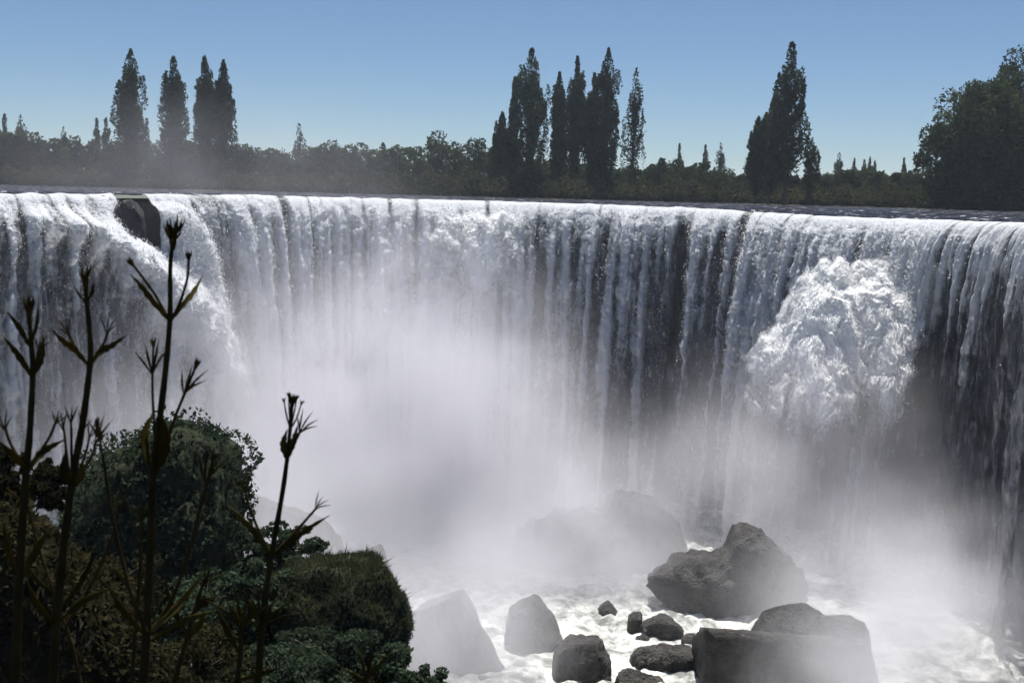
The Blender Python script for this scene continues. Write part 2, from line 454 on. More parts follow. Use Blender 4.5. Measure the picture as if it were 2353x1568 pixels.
# water exploding off a hidden ledge: billowing mass in front of the curtain
def build_burst(name, x0, x1, ybot, top_x, top_y, lb_y, lb, rb, Yb, out, fade, seed, drops, label, res=0.062):
    a, b = at(x0, ybot, Yb - out * .6), at(x1, min(top_y) - 30, Yb - out * .6)
    nx = int((b.x - a.x) / res); nz = int((b.z - a.z) / res)
    X, Z = np.meshgrid(np.linspace(a.x, b.x, nx), np.linspace(b.z, a.z, nz))
    Ym = Yb - out * .6
    px = X / Ym * F + CX; row = (1.2 - Z) / Ym * F + 441.4 + 0.025 * (px - CX)
    k = F / Ym
    top = np.interp(px, top_x, top_y) + 7 * perlin(X * 0.7, seed, 0.3) + 6 * perlin(X * 1.9, seed, 1.3)
    wob = 26 * perlin(X * 0.4, Z * 0.4, seed + 2.2) + 12 * perlin(X * 1.3, Z * 1.2, seed + 3.2)
    hdown = (row - top) / k
    left = (px - np.interp(row, lb_y, lb) + wob) / k; right = (np.interp(row, lb_y, rb) - px + wob) / k
    side = np.minimum(left, right)
    prof = (1 - np.exp(-np.maximum(hdown, 0) / (out * 0.95))) * (0.25 + 0.75 * sstep(0, 3.0, side))
    wx = X + 0.5 * perlin(X * 0.5, Z * 0.5, seed + 5); wz = Z + 0.5 * perlin(X * 0.5, Z * 0.5, seed + 6)
    puff = 0
    zs = np.where(hdown > 4, b.z - 4 - (hdown - 4) * 0.45, b.z - hdown) + 0.5 * perlin(X * 0.5, Z * 0.5, seed + 6)   # billows stretch as they fall
    for f_, am in ((0.26, 1.5), (0.55, 0.95), (1.15, 0.60), (2.4, 0.30), (4.8, 0.10), (9.0, 0.03)):
        nn = np.abs(perlin(wx * f_, zs * f_, seed + f_ * 3)); puff = puff + am * nn
    puff = puff - 0.75
    edge = sstep(-0.3, 0.9, np.minimum(hdown, side))
    Y = Yb - out * prof - edge * 0.62 * puff
    Zd = Z + edge * 0.30 * puff
    cov = -0.9 + 2.1 * sstep(-0.7, 1.1, np.minimum(hdown, side) + 0.5 * perlin(X * 1.1, Z * 1.1, seed + 12)) + 0.35 * (puff - 0.1) - 1.5 * sstep(fade[0], fade[1], row + 60 * perlin(X * 0.5, Z * 0.4, seed + 9))
    me = mesh_np('burst', np.stack([X, Y, Zd], -1).reshape(-1, 3), grid_faces(nz, nx)); attr(me, 'cover', cov)
    o = add(name, me, M_froth, bpy.data.objects['waterfall']); o['label'] = label
    w = np.clip(cov, 0, 1).ravel() * (0.3 + 1.5 * np.exp(-np.maximum(hdown, 0).ravel() / 2.5)); idx = rng.choice(w.size, drops, p=w / w.sum())
    off = rng.exponential(0.22, drops)
    P = np.stack([X.ravel()[idx] + rng.normal(0, .12, drops), Y.ravel()[idx] - off, Zd.ravel()[idx] + off * rng.random(drops) * 1.1], -1)
    size = 0.02 + 0.05 * rng.random(drops) ** 2
    u = rng.normal(size=(drops, 3)); u /= np.linalg.norm(u, axis=1)[:, None]
    v = np.cross(u, rng.normal(size=(drops, 3))); v /= np.linalg.norm(v, axis=1)[:, None]
    V = np.stack([P + u * size[:, None], P - u * size[:, None] * .6 + v * size[:, None], P - u * size[:, None] * .6 - v * size[:, None]], 1).reshape(-1, 3)
    so_ = add('flying_drops', mesh_np('flying_drops', V, np.arange(3 * drops).reshape(-1, 3), False), M_drop, o); so_['kind'] = 'stuff'
build_burst('water_burst', 1690, 2290, 1180,
            [1700, 1775, 1825, 1870, 1910, 1950, 1980, 1992, 2010, 2065, 2130, 2185, 2215, 2240],
            [900, 790, 725, 640, 602, 594, 600, 620, 602, 590, 592, 604, 625, 680],
            [590, 640, 700, 760, 900, 1000, 1180], [1850, 1815, 1775, 1745, 1730, 1735, 1750], [2215, 2230, 2225, 2205, 2150, 2110, 2070],
            107.2, 10.0, (700, 1100), 3, 26000, 'brilliant white burst where the water strikes a ledge on the right')
build_burst('water_burst', 960, 1230, 800, [960, 1000, 1030, 1060, 1100, 1150, 1185, 1200, 1230], [620, 520, 492, 486, 492, 484, 490, 520, 620],
            [470, 520, 600, 700, 800], [1000, 985, 985, 1000, 1010], [1192, 1196, 1190, 1180, 1170], 122.0, 3.6, (580, 720), 13, 9000,
            'bright frothy burst just under the lip at the centre')
# ------------------------------------------------------------------ cliff behind the water
def build_cliff():
    S = np.linspace(0, LEN, 420); L = lip_at(S); nr = lip_normal(S)
    zz = np.linspace(-0.35, FLOOR - 1.5, 120)
    s = S[None]; z = zz[:, None]
    d = -0.5 + 0.8 * fbm(s * 0.12, z * 0.10, 50.0, 4) + 0.35 * np.abs(perlin(s * 0.6, z * 0.25, 51.0)) + 0.05 * np.abs(z)
    d = np.minimum(d - 0.03 * np.abs(z), 0.25 + 0.02 * np.abs(z))
    top = sstep(-0.35, -0.9, z); d = d * top - 0.9 * (1 - top)
    X = L[None, :, 0] + nr[None, :, 0] * d; Y = L[None, :, 1] + nr[None, :, 1] * d
    Z = np.broadcast_to(z, X.shape) + L[None, :, 2]
    # cap running back under the river
    bx = X[0] - nr[:, 0] * 6; by = Y[0] - nr[:, 1] * 6
    X = np.vstack([bx[None], X]); Y = np.vstack([by[None], Y]); Z = np.vstack([Z[0:1] - 0.6, Z])
    me = mesh_np('cliff', np.stack([X, Y, Z], -1).reshape(-1, 3), grid_faces(121, 420))
    o = add('cliff', me, M_cliff); tag(o, 'dark wet rock wall behind the falling water', kind='structure')
build_cliff()

# ------------------------------------------------------------------ ground: near bank, gorge and floor
def H(X, Y):
    X = np.asarray(X, float); Y = np.asarray(Y, float)
    nz = fbm(X * 0.09, Y * 0.09, 60.0, 4)
    near = -0.5 - np.maximum(0, Y - 3.0) * 1.0 - np.maximum(0, X - 6) * 0.1
    hill = -5.9 - np.maximum(0, X + 10.0) * 1.05 - np.maximum(0, Y - 25) * 0.8 - np.maximum(0, 23.5 - Y) * 2.3 + 0.9 * nz
    shelf = -12.6 - np.maximum(0, X + 3.6 + 1.5 * nz) * 1.9 - np.maximum(0, Y - 35) * 0.8 - np.maximum(0, 31 - Y) * 2.0 + 0.8 * nz
    right = FLOOR + np.maximum(0, X - 38 - np.maximum(0, 60 - Y) * 0.0) * 2.2 - np.maximum(0, Y - 52) * 3
    floor = FLOOR + 0.5 * nz
    h = np.maximum.reduce([near, hill, shelf, np.minimum(right, -0.6), floor])
    return h + 0.15 * fbm(X * 0.5, Y * 0.5, 61.0, 3)
def build_ground():
    xs = np.linspace(-75, 70, 300); ys = np.linspace(-12, 134, 300)
    X, Y = np.meshgrid(xs, ys)
    me = mesh_np('ground', np.stack([X, Y, H(X, Y)], -1).reshape(-1, 3), grid_faces(300, 300))
    tag(add('ground', me, M_soil), 'brown earth bank dropping from the viewpoint into the gorge', kind='structure')
    # far plain beyond the river, to the horizon
    ang = np.linspace(R(-75), R(80), 160); rr = np.concatenate([[0], np.geomspace(4, 3000, 36)])
    bD = np.interp(np.tan(ang) * F + CX, [-330, 0, 786, 1572, 2352, 2560, 2900], [285, 280, 275, 270, 235, 222, 190]) - 1.0
    X = np.tan(ang)[None] * bD[None] + np.sin(ang)[None] * rr[:, None]; Y = bD[None] + np.cos(ang)[None] * rr[:, None]
    Z = -0.25 + 0.9 * sstep(0, 9, rr)[:, None] + 0.25 * fbm(X * 0.05, Y * 0.05, 63.0, 3)
    me = mesh_np('far_bank', np.stack([X, Y, Z], -1).reshape(-1, 3), grid_faces(len(rr), len(ang)))
    tag(add('far_bank', me, M_field), 'flat grassy land beyond the river', kind='structure')
build_ground()

def build_rapids():
    xs = np.linspace(-46, 52, 560); ys = np.linspace(56, 126, 440)
    X, Y = np.meshgrid(xs, ys)
    z = FLOOR + 0.5 + 0.7 * fbm(X * 0.2, Y * 0.2, 70.0, 4) + 0.55 * np.abs(perlin(X * 0.7, Y * 0.7, 71.0)) + 0.14 * np.abs(perlin(X * 1.8, Y * 1.8, 72.0))
    z = z + 0.10 * np.maximum(0, Y - 84) * 0.3
    me = mesh_np('rapids', np.stack([X, Y, z], -1).reshape(-1, 3), grid_faces(440, 560))
    tag(add('rapids', me, M_foam), 'foaming white rapids between the rocks below the falls', kind='structure')
build_rapids()

# ------------------------------------------------------------------ leaf clouds
def leaf_quads(P, size, up=0.0, aspect=1.0):
    """P (n,3) centres -> small randomly turned quads"""
    n = len(P); size = np.broadcast_to(size, (n,))
    a = rng.normal(size=(n, 3)); a[:, 2] += up * np.sign(rng.random(n)) * 1.0
    a /= np.linalg.norm(a, axis=1)[:, None]
    b = np.cross(a, rng.normal(size=(n, 3))); b /= np.linalg.norm(b, axis=1)[:, None]
    a = a * size[:, None] * aspect; b = b * size[:, None]
    V = np.stack([P - a, P + b * .6, P + a, P - b * .6], 1).reshape(-1, 3)
    return V, np.arange(4 * n).reshape(-1, 4)
def tube(pts, rad, nseg=8):
    pts = np.asarray(pts, float); n = len(pts); rad = np.broadcast_to(np.asarray(rad, float), (n,))
    tg = np.gradient(pts, axis=0); tg /= np.linalg.norm(tg, axis=1)[:, None] + 1e-9
    ref = np.array([0.3, 1.0, 0.1])
    u = np.cross(tg, ref); u /= np.linalg.norm(u, axis=1)[:, None] + 1e-9; v = np.cross(tg, u)
    th = np.linspace(0, 2 * np.pi, nseg, endpoint=False)
    V = pts[:, None] + rad[:, None, None] * (np.cos(th)[None, :, None] * u[:, None] + np.sin(th)[None, :, None] * v[:, None])
    return V.reshape(-1, 3), grid_faces(n, nseg, True)
def merge(parts):
    V, Fc, o = [], [], 0
    for v, f in parts:
        V.append(v); Fc.append(f + o); o += len(v)
    return np.vstack(V), np.vstack(Fc)

# -- Lombardy poplars: fastigiate plumes round a leader; unit tree height 1, half width ~ wr
def poplar_meshes(seed, h, w, lean=0.0, loose=0.0, nl=13000, shape=0):
    w = w * 1.03
    g = np.random.default_rng(seed)
    plumes = []
    np_ = int(62 + 20 * g.random()) if w > 4 else 18
    for i in range(np_):
        u = g.random() ** 0.8
        base = 0.08 + 0.62 * u                    # where the plume leaves the leader
        prof = (np.interp(base + 0.18, [0, 0.15, 0.35, 0.6, 0.85, 1.0], [0.6, 0.9, 1.0, 0.95, 0.68, 0.25]))
        a = g.random() * 2 * np.pi
        rad = w * 0.5 * prof * (0.12 + 0.88 * np.sqrt(g.random()))
        ln = h * (0.16 + 0.14 * g.random()) * (1.15 - 0.4 * u)
        plumes.append((base * h, a, rad, ln))
    P = []
    per = nl // (np_ + 12)
    for (zb, a, rad, ln) in plumes:
        t = g.random(per)
        r = rad * sstep(0, 0.55, t) ** 0.8
        th = ln * 0.15 * np.sqrt(np.clip(np.sin(np.pi * np.clip(t * 0.92 + 0.06, 0, 1)), 0, 1)) * (1 - 0.35 * t)
        q = g.normal(size=(per, 2)); q /= np.linalg.norm(q, axis=1)[:, None]; q *= (g.random(per) ** 0.5)[:, None]
        P.append(np.stack([np.cos(a) * r + q[:, 0] * th, np.sin(a) * r + q[:, 1] * th, zb + t * ln], -1))
    m = per * 12                                   # the leader itself
    t = 0.10 + 0.90 * g.random(m) ** 0.9
    rr = w * 0.26 * np.interp(t, [0, 0.3, 0.8, 0.93, 1], [1, 1.1, 0.75, 0.55, 0.12]) * (1 + 0.22 * np.sin(t * 23 + g.random() * 6))
    q = g.normal(size=(m, 2)); q /= np.linalg.norm(q, axis=1)[:, None]; q *= (g.random(m) ** 0.5)[:, None]
    P.append(np.stack([q[:, 0] * rr, q[:, 1] * rr, t * h], -1))
    P = np.vstack(P)
    P[:, 0] += lean * (P[:, 2] / h) ** 2 * h
    V, Fc = leaf_quads(P, 0.17 + 0.20 * g.random(len(P)) ** 2, up=0.6, aspect=1.5)
    crown = mesh_np('poplar_crown', V, Fc, False)
    tz = np.linspace(-0.02, 0.93, 12)
    tr = [tube(np.stack([lean * tz ** 2 * h, 0 * tz, tz * h], -1), np.interp(tz, [0, 1], [h * 0.014, 0.03]), 7)]
    for (zb, a, rad, ln) in plumes[:16]:
        k = np.linspace(0, 0.85, 5); r = rad * sstep(0, 0.6, k)
        tr.append(tube(np.stack([np.cos(a) * r, np.sin(a) * r, zb + k * ln], -1), np.linspace(0.09, 0.02, 5), 5))
    V, Fc = merge(tr)
    return crown, mesh_np('poplar_trunk', V, Fc)
def bank_base(x):                       # bank row in the photo for a column
    return np.interp(x, [0, 786, 1572, 2352], [424, 442, 463, 488])
def place_tree(name, x, ytop, wpx, D, maker, label, cat, group=None, mats=None, **kw):
    b = at(x, ytop, D); z0 = 0.25
    h = b.z - z0; w = wpx * D / F
    crown, trunk = maker(abs(int(x * 13 + ytop)), h, w, **kw)
    root = empty(name, (b.x, D, z0))
    add('crown', crown, mats or M_poplar, root); add('trunk', trunk, M_bark, root)
    tag(root, label, cat, group); return root

POP = [
 (300, 113, 84, 288, 'tallest poplar of the left group, broad dark column with ragged left side', {}),
 (398, 129, 60, 292, 'slim poplar standing alone between the broad left poplar and the left pair', {}),
 (470, 129, 50, 294, 'left poplar of the close pair above the slanted cascade', {}),
 (513, 138, 56, 290, 'right poplar of the close pair above the slanted cascade', {}),
 (1154, 258, 42, 286, 'short poplar at the left end of the central poplar clump', {}),
 (1183, 178, 30, 290, 'thin poplar spire pressed against the tall left central poplar', {}),
 (1222, 110, 92, 284, 'tall broad poplar on the left of the central clump', {}),
 (1291, 166, 44, 288, 'poplar leaning slightly left in the middle of the central clump', dict(lean=-0.02)),
 (1327, 129, 48, 292, 'narrow poplar behind the two middle trees of the central clump', {}),
 (1366, 168, 46, 288, 'lower poplar shoulder left of the tall right central poplar', {}),
 (1398, 110, 70, 284, 'tall dense poplar on the right of the central clump', {}),
 (1461, 157, 52, 288, 'open airy poplar at the right end of the central clump', dict(nl=3000)),
 (1743, 268, 44, 262, 'shortest poplar at the left foot of the right poplar clump', {}),
 (1776, 230, 54, 260, 'middle height poplar left of the tallest right poplar', {}),
 (1820, 97, 86, 256, 'tallest poplar of the right clump with a double pointed top', {}),
 (1866, 316, 46, 260, 'loose airy young poplar at the right foot of the right clump', dict(nl=2200)),
]
for (x, yt, w, D, lab, kw) in POP:
    place_tree('poplar_tree', x, yt, w, D, poplar_meshes, lab, 'tree', 'tall poplars on the far bank', **kw)
SMALL = [
 (10, 262, 30, 330, 'small poplar top at the left edge of the tree row'),
 (47, 264, 40, 330, 'small broad poplar top second from the left edge'),
 (146, 292, 36, 330, 'small pointed poplar top left of the twin small poplars'),
 (222, 272, 26, 335, 'left of the twin small poplars beside the tallest left poplar'),
 (243, 270, 30, 335, 'right of the twin small poplars beside the tallest left poplar'),
 (687, 284, 40, 330, 'lone small pointed tree rising from the hazy row left of centre'),
 (880, 328, 34, 320, 'small dark column tree between the two rounded hazy trees'),
 (1561, 330, 22, 420, 'far small poplar left of the far pair right of the central clump'),
 (1621, 332, 25, 420, 'left far small poplar of the pair right of the central clump'),
 (1656, 328, 28, 420, 'right far small poplar of the pair right of the central clump'),
 (1928, 350, 28, 400, 'far poplar nearest the right poplar clump'),
 (1963, 364, 14, 420, 'very thin far poplar spire between two wider far poplars'),
 (1986, 366, 18, 420, 'left spire of the far triple poplars right of the clump'),
 (1999, 360, 18, 425, 'middle spire of the far triple poplars right of the clump'),
 (2010, 368, 16, 420, 'right spire of the far triple poplars right of the clump'),
 (2030, 392, 16, 400, 'low far poplar just right of the far triple poplars'),
 (2077, 362, 16, 410, 'isolated far poplar spire left of the big leafy tree'),
]
for (x, yt, w, D, lab) in SMALL:
    place_tree('poplar_tree', x, yt, w, D, poplar_meshes, lab, 'tree', 'small far poplars', nl=1500)

# -- rounded trees
def bushy_meshes(seed, h, w, nl=3600, leaf=0.34, low=0.12, clumps=16, droop=0.0, spread=0.55, cs=1.0):
    g = np.random.default_rng(seed)
    P = []; tr = [tube(np.stack([0.02 * h * np.sin(np.linspace(0, 2, 7)), np.zeros(7), np.linspace(-0.03, 0.7, 7) * h], -1), np.linspace(h * 0.022, 0.04, 7), 7)]
    per = nl // clumps
    for i in range(clumps):
        zc = low + (0.93 - low) * (i + 0.5) / clumps * (0.82 + 0.24 * g.random())
        prof = np.sqrt(np.clip(1 - ((zc - 0.48) / 0.56) ** 2, 0.03, 1))
        a = i * 2.4 + g.random(); rad = w * 0.5 * prof * (0.25 + spread * g.random())
        c = np.array([np.cos(a) * rad, np.sin(a) * rad, zc * h])
        cr = np.array([w * 0.24, w * 0.24, h * 0.17]) * (0.7 + 0.6 * g.random()) * (0.6 + 0.4 * prof) * cs
        d = g.normal(size=(per, 3)); d /= np.linalg.norm(d, axis=1)[:, None]
        rr = (0.55 + 0.45 * g.random(per) ** 0.5) * (1 + 0.35 * perlin(d[:, 0] * 2.2 + i * 3, d[:, 1] * 2.2, d[:, 2] * 2.2))
        p = c + d * rr[:, None] * cr
        if droop: p[:, 2] -= droop * g.random(per) ** 2 * np.linalg.norm(p[:, :2], axis=1) * 0.35
        P.append(p)
        k = np.linspace(0, 0.9, 5)[:, None]
        s0 = np.array([0, 0, zc * h * 0.6])
        tr.append(tube(s0 * (1 - k) + c * k + np.array([0, 0, 0.04 * h]) * np.sin(k * 3), np.linspace(h * 0.009, 0.02, 5), 5))
    P = np.vstack(P); P[:, 2] = np.maximum(P[:, 2], 0.02 * h)
    V, Fc = leaf_quads(P, leaf * (0.5 + 0.8 * g.random(len(P))), up=0.2, aspect=1.25)
    Vt, Ft = merge(tr)
    return mesh_np('tree_crown', V, Fc, False), mesh_np('tree_trunk', Vt, Ft)
row_x = [0, 60, 100, 150, 200, 340, 420, 560, 600, 640, 700, 745, 780, 830, 852, 890, 930, 975, 1010, 1050, 1090, 1120, 1160, 1240, 1330, 1430, 1490, 1535, 1600, 1680, 1705, 1760, 1850, 1900, 2000, 2100, 2150]
row_y = [300, 308, 325, 322, 325, 335, 330, 335, 326, 358, 350, 320, 330, 345, 336, 338, 347, 314, 320, 323, 325, 337, 352, 375, 380, 390, 385, 372, 385, 385, 415, 415, 410, 400, 395, 402, 395]
def seg_label(x):
    if x < 250: return 'rounded hazy tree left of the tallest left poplar'
    if x < 560: return 'rounded hazy tree behind the left poplars'
    if x < 940: return 'rounded misty tree between left and central poplars'
    if x < 1140: return 'full rounded tree just left of the central poplars'
    if x < 1480: return 'dark rounded tree under the central poplars'
    if x < 1700: return 'low tree under the far small poplars'
    if x < 1880: return 'dark low tree under the right poplars'
    return 'low dark tree before the big leafy tree'
ORD = 'first second third fourth fifth sixth seventh eighth ninth tenth eleventh twelfth'.split()
count = {}
x = -30.0
while x < 2150:
    wv = 62 + 40 * random.random()
    if x > 1480: wv *= 0.75
    yt = float(np.interp(x, row_x, row_y)) + random.uniform(-9, 6)
    seg_ = seg_label(x); k = count.get(seg_, 0); count[seg_] = k + 1
    place_tree('bank_tree', x, yt, wv, 298 + random.uniform(-4, 22), bushy_meshes, seg_ + ', ' + ORD[k] + ' from its left end', 'tree', 'rounded trees along the far bank', mats=M_bush)
    x += wv * 0.56
# the big leafy trees on the right
place_tree('leafy_tree', 2345, 128, 190, 246, bushy_meshes, 'dark tall tree at the right edge behind the big leafy tree', 'tree', mats=M_bush, nl=18000, leaf=0.33, clumps=60, spread=0.72, cs=0.7)
place_tree('leafy_tree', 2275, 166, 240, 240, bushy_meshes, 'big leafy spreading tree at the right above the falls', 'tree', mats=M_bush, nl=26000, leaf=0.36, clumps=90, low=0.03, droop=0.7, spread=0.72, cs=0.62)
place_tree('leafy_tree', 2190, 262, 135, 238, bushy_meshes, 'lower left side tree under the big leafy spreading tree', 'tree', mats=M_bush, nl=11000, leaf=0.32, clumps=46, low=0.03, droop=0.7, spread=0.75, cs=0.68)
place_tree('leafy_tree', 2440, 190, 200, 238, bushy_meshes, 'leafy tree cut off by the right edge of the picture', 'tree', mats=M_bush, nl=9000, leaf=0.36, clumps=24, low=0.03)

# riverside scrub: an unbroken mass along the water
def build_scrub():
    n = 60000
    x = rng.uniform(-120, 2500, n)
    hpx = np.interp(x, [0, 300, 600, 900, 1000, 1150, 1300, 1450, 1600, 1750, 1900, 2100, 2352], [40, 42, 46, 52, 62, 66, 60, 58, 62, 50, 52, 55, 60])
    hpx = hpx * (0.75 + 0.45 * np.abs(perlin(x * 0.02, 0.1, 80.0)) * 2 + 0.25 * perlin(x * 0.06, 0.4, 81.0))
    D = np.interp(x, [-120, 786, 1572, 2352, 2500], [281, 276, 271, 237, 228]) + rng.uniform(0.5, 9, n)
    top = hpx * D / F * np.sqrt(np.clip((D - np.interp(x, [-120, 786, 1572, 2352, 2500], [281, 276, 271, 237, 228])) / 9, 0.05, 1))
    z = 0.0 + top * rng.random(n) ** 0.7
    P = np.stack([(x - CX) / F * D, D, z], -1)
    V, Fc = leaf_quads(P, 0.22 + 0.3 * rng.random(n), up=0.2, aspect=1.2)
    tag(add('riverside_scrub', mesh_np('scrub', V, Fc, False), M_scrub), 'low brownish green scrub along the far water edge', kind='stuff')
build_scrub()

# ------------------------------------------------------------------ rocks
def resample(poly, n):
    p = np.asarray(poly, float); p = np.vstack([p, p[:1]])
    d = np.concatenate([[0], np.cumsum(np.linalg.norm(np.diff(p, axis=0), axis=1))])
    t = np.linspace(0, d[-1], n, endpoint=False)
    return np.stack([np.interp(t, d, p[:, 0]), np.interp(t, d, p[:, 1])], -1)
def chopped(V, count, seed):
    g = np.random.default_rng(seed); W = V.reshape(-1, 3).copy(); c = W.mean(0)
    for i in range(count):
        nn = g.normal(size=3); nn[1] -= 0.5 * abs(nn[1]); nn[2] *= 0.7; nn[0] *= 0.8; nn /= np.linalg.norm(nn)
        h = (W - c) @ nn; lim = h.max() * g.uniform(0.74, 0.97)
        over = np.maximum(0, h - lim); W -= nn * (over * 0.97)[:, None]
    return W.reshape(V.shape)
def rock_mesh(name, outline, D, thick, power=2.8, rough=0.10, n=130, rings=60, freq=1.0, back=0.0, chop=20, shift=0.0):
    """solid rock from its skyline: outline in photo coordinates at depth D, real thickness"""
    o2 = np.array([[at(x, y, D).x, at(x, y, D).z] for x, y in outline])
    r2 = resample(o2, n)
    c = np.array([r2[:, 0].mean(), r2[:, 1].min() + 0.15 * (np.ptp(r2[:, 1]))])
    ks = np.sin(np.linspace(-np.pi / 2, np.pi / 2, rings)) * 0.999
    V = []
    for k in ks:
        sc = max(0.02, (1 - abs(k) ** power)) ** (1 / power)
        q = c + (r2 - c) * sc
        V.append(np.stack([q[:, 0], np.full(n, D + (k + shift) * thick / 2), q[:, 1]], -1))
    V = np.array(V)
    V = chopped(V, chop, len(outline) + int(D * 10))
    size = max(np.ptp(r2[:, 0]), np.ptp(r2[:, 1]))
    ctr = np.array([c[0], D, c[1]])
    d = V - ctr; d /= np.linalg.norm(d, axis=-1, keepdims=True) + 1e-6
    f = freq * 3.0 / size
    nz = fbm(V[..., 0] * f, V[..., 1] * f, V[..., 2] * f, 6) + 0.25 * (0.35 - np.abs(perlin(V[..., 0] * f * 4, V[..., 1] * f * 4, V[..., 2] * f * 3)))
    nz = 0.45 * nz + 0.55 * (np.round(nz * 5.0 + 0.4 * perlin(V[..., 0] * f * 3, V[..., 1] * f * 3, V[..., 2] * f * 3)) / 5.0)
    rid = 0.5 - np.abs(perlin(V[..., 0] * f * 1.7, V[..., 1] * f * 1.7, V[..., 2] * f * 1.1 + 9))
    V = V + d * (size * rough * (nz + 0.35 * rid))[..., None]
    if back: V[..., 2] -= np.maximum(0, V[..., 1] - D) * back
    V = V.reshape(-1, 3); Fc = grid_faces(rings, n, True)
    nv = len(V)
    V = np.vstack([V, V[:n].mean(0), V[-n:].mean(0)])
    j = np.arange(n); cap = np.concatenate([np.stack([np.full(n, nv), (j + 1) % n, j, j], -1), np.stack([np.full(n, nv + 1), (rings - 1) * n + j, (rings - 1) * n + (j + 1) % n, (rings - 1) * n + (j + 1) % n], -1)])
    # caps as thin quads would be degenerate: triangulate everything instead
    tri = np.concatenate([Fc[:, [0, 1, 2]], Fc[:, [0, 2, 3]], cap[:, :3]])
    return mesh_np(name, V, tri, True)
def boulder(label, outline, D, thick, group='boulders in the gorge', m=None, **kw):
    o = add('boulder', rock_mesh('boulder', outline, D, thick, **kw), m or M_rock)
    return tag(o, label, 'boulder', group)
boulder('hazy peaked boulder standing farthest back in the mist below the falls',
        [(1180, 1300), (1240, 1215), (1300, 1190), (1380, 1160), (1402, 1138), (1425, 1133), (1450, 1150), (1475, 1165), (1510, 1180), (1560, 1225), (1590, 1290), (1595, 1400), (1180, 1400)], 102, 6, chop=6, rough=0.15)
boulder('big dark boulder with a sharp peak right of the rapids',
        [(1480, 1375), (1500, 1310), (1545, 1278), (1590, 1270), (1640, 1280), (1668, 1262), (1692, 1208), (1715, 1215), (1790, 1255), (1820, 1290), (1838, 1340), (1835, 1395), (1800, 1440), (1600, 1440), (1500, 1430)], 93, 5, rough=0.09, chop=8, power=3.0, freq=1.6)
boulder('tall smooth misty dome rock beside the mossy boulder',
        [(900, 1420), (960, 1340), (1015, 1308), (1045, 1322), (1085, 1362), (1118, 1410), (1135, 1465), (1160, 1520), (1195, 1570), (930, 1575)], 80, 6, rough=0.06)
boulder('smooth misty dome rock second from the mossy boulder',
        [(1150, 1450), (1180, 1372), (1212, 1356), (1245, 1382), (1280, 1440), (1296, 1485), (1275, 1520), (1215, 1530), (1160, 1520)], 84.5, 5, rough=0.07)
boulder('rounded dark rock with a pale stained face at the bottom of the picture',
        [(1268, 1545), (1280, 1490), (1300, 1460), (1335, 1445), (1365, 1448), (1385, 1475), (1395, 1510), (1412, 1530), (1405, 1570), (1390, 1610), (1260, 1620)], 78.5, 4.5, rough=0.07)
boulder('left knob of the low rock cluster in the rapids',
        [(1438, 1445), (1442, 1415), (1458, 1402), (1478, 1408), (1478, 1430), (1462, 1460), (1442, 1475)], 88, 1.8, rough=0.10)
boulder('largest rock of the low cluster in the rapids',
        [(1468, 1440), (1482, 1413), (1510, 1407), (1545, 1415), (1570, 1435), (1565, 1460), (1530, 1475), (1480, 1485)], 87, 3, rough=0.09)
boulder('small round wet stone below the low rock cluster',
        [(1455, 1490), (1458, 1465), (1480, 1458), (1498, 1470), (1495, 1500)], 85.5, 1.5, rough=0.12)
boulder('small cone shaped rock in foam left of the low cluster',
        [(1362, 1425), (1378, 1390), (1398, 1378), (1418, 1398), (1425, 1420), (1410, 1435), (1375, 1445)], 91, 2, rough=0.08)
boulder('small square rock touching the flat topped block',
        [(1562, 1485), (1564, 1462), (1585, 1455), (1610, 1460), (1612, 1500)], 85.5, 1.5, rough=0.07)
boulder('tiny dark stone above the small square rock',
        [(1600, 1455), (1606, 1440), (1628, 1440), (1630, 1458)], 87.5, 1.0, rough=0.07)
boulder('low rounded rock with water draping down its face',
        [(1446, 1545), (1455, 1500), (1490, 1480), (1540, 1478), (1590, 1486), (1618, 1510), (1622, 1565)], 81, 3.2, rough=0.08)
boulder('large flat topped square block at the bottom right',
        [(1620, 1438), (1700, 1444), (1800, 1450), (1900, 1456), (1985, 1462), (1998, 1475), (2002, 1700), (1618, 1700)], 76, 6.5, power=9, rough=0.022, n=150, back=0.5, freq=2.0, chop=0, shift=0.9)
boulder('pale lumpy rock behind the left end of the flat topped block',
        [(1725, 1445), (1735, 1412), (1765, 1392), (1820, 1384), (1875, 1390), (1900, 1430), (1900, 1500), (1725, 1560)], 80, 4, rough=0.06)
boulder('hazy upright rock behind the right end of the flat topped block',
        [(1850, 1450), (1870, 1415), (1910, 1398), (1975, 1386), (1995, 1400), (2002, 1470), (2015, 1530), (2010, 1600), (1850, 1640)], 78, 4, rough=0.05)
boulder('small dark rock at the foot of the leafy hill',
        [(1062, 1510), (1072, 1495), (1100, 1498), (1112, 1515), (1105, 1545), (1070, 1548)], 80, 1.6, rough=0.1)
boulder('small pale stone left of the dark rock at the hill foot',
        [(1030, 1500), (1050, 1490), (1062, 1500), (1058, 1535), (1032, 1540)], 79, 1.4, rough=0.08)
boulder('long low rock ledge along the bottom edge below the dome rocks',
        [(1020, 1600), (1040, 1545), (1085, 1543), (1140, 1550), (1200, 1560), (1250, 1572), (1260, 1610)], 78, 3, rough=0.05)
boulder('low dark rock at the bottom edge between rounded rock and block',
        [(1395, 1600), (1410, 1548), (1445, 1540), (1490, 1550), (1530, 1565), (1545, 1610)], 78, 2.5, rough=0.09)
boulder('slanted square rock fading in mist above the mossy boulder',
        [(770, 1260), (800, 1243), (860, 1235), (874, 1226), (884, 1250), (890, 1295), (900, 1560), (740, 1560)], 82, 5, rough=0.03)
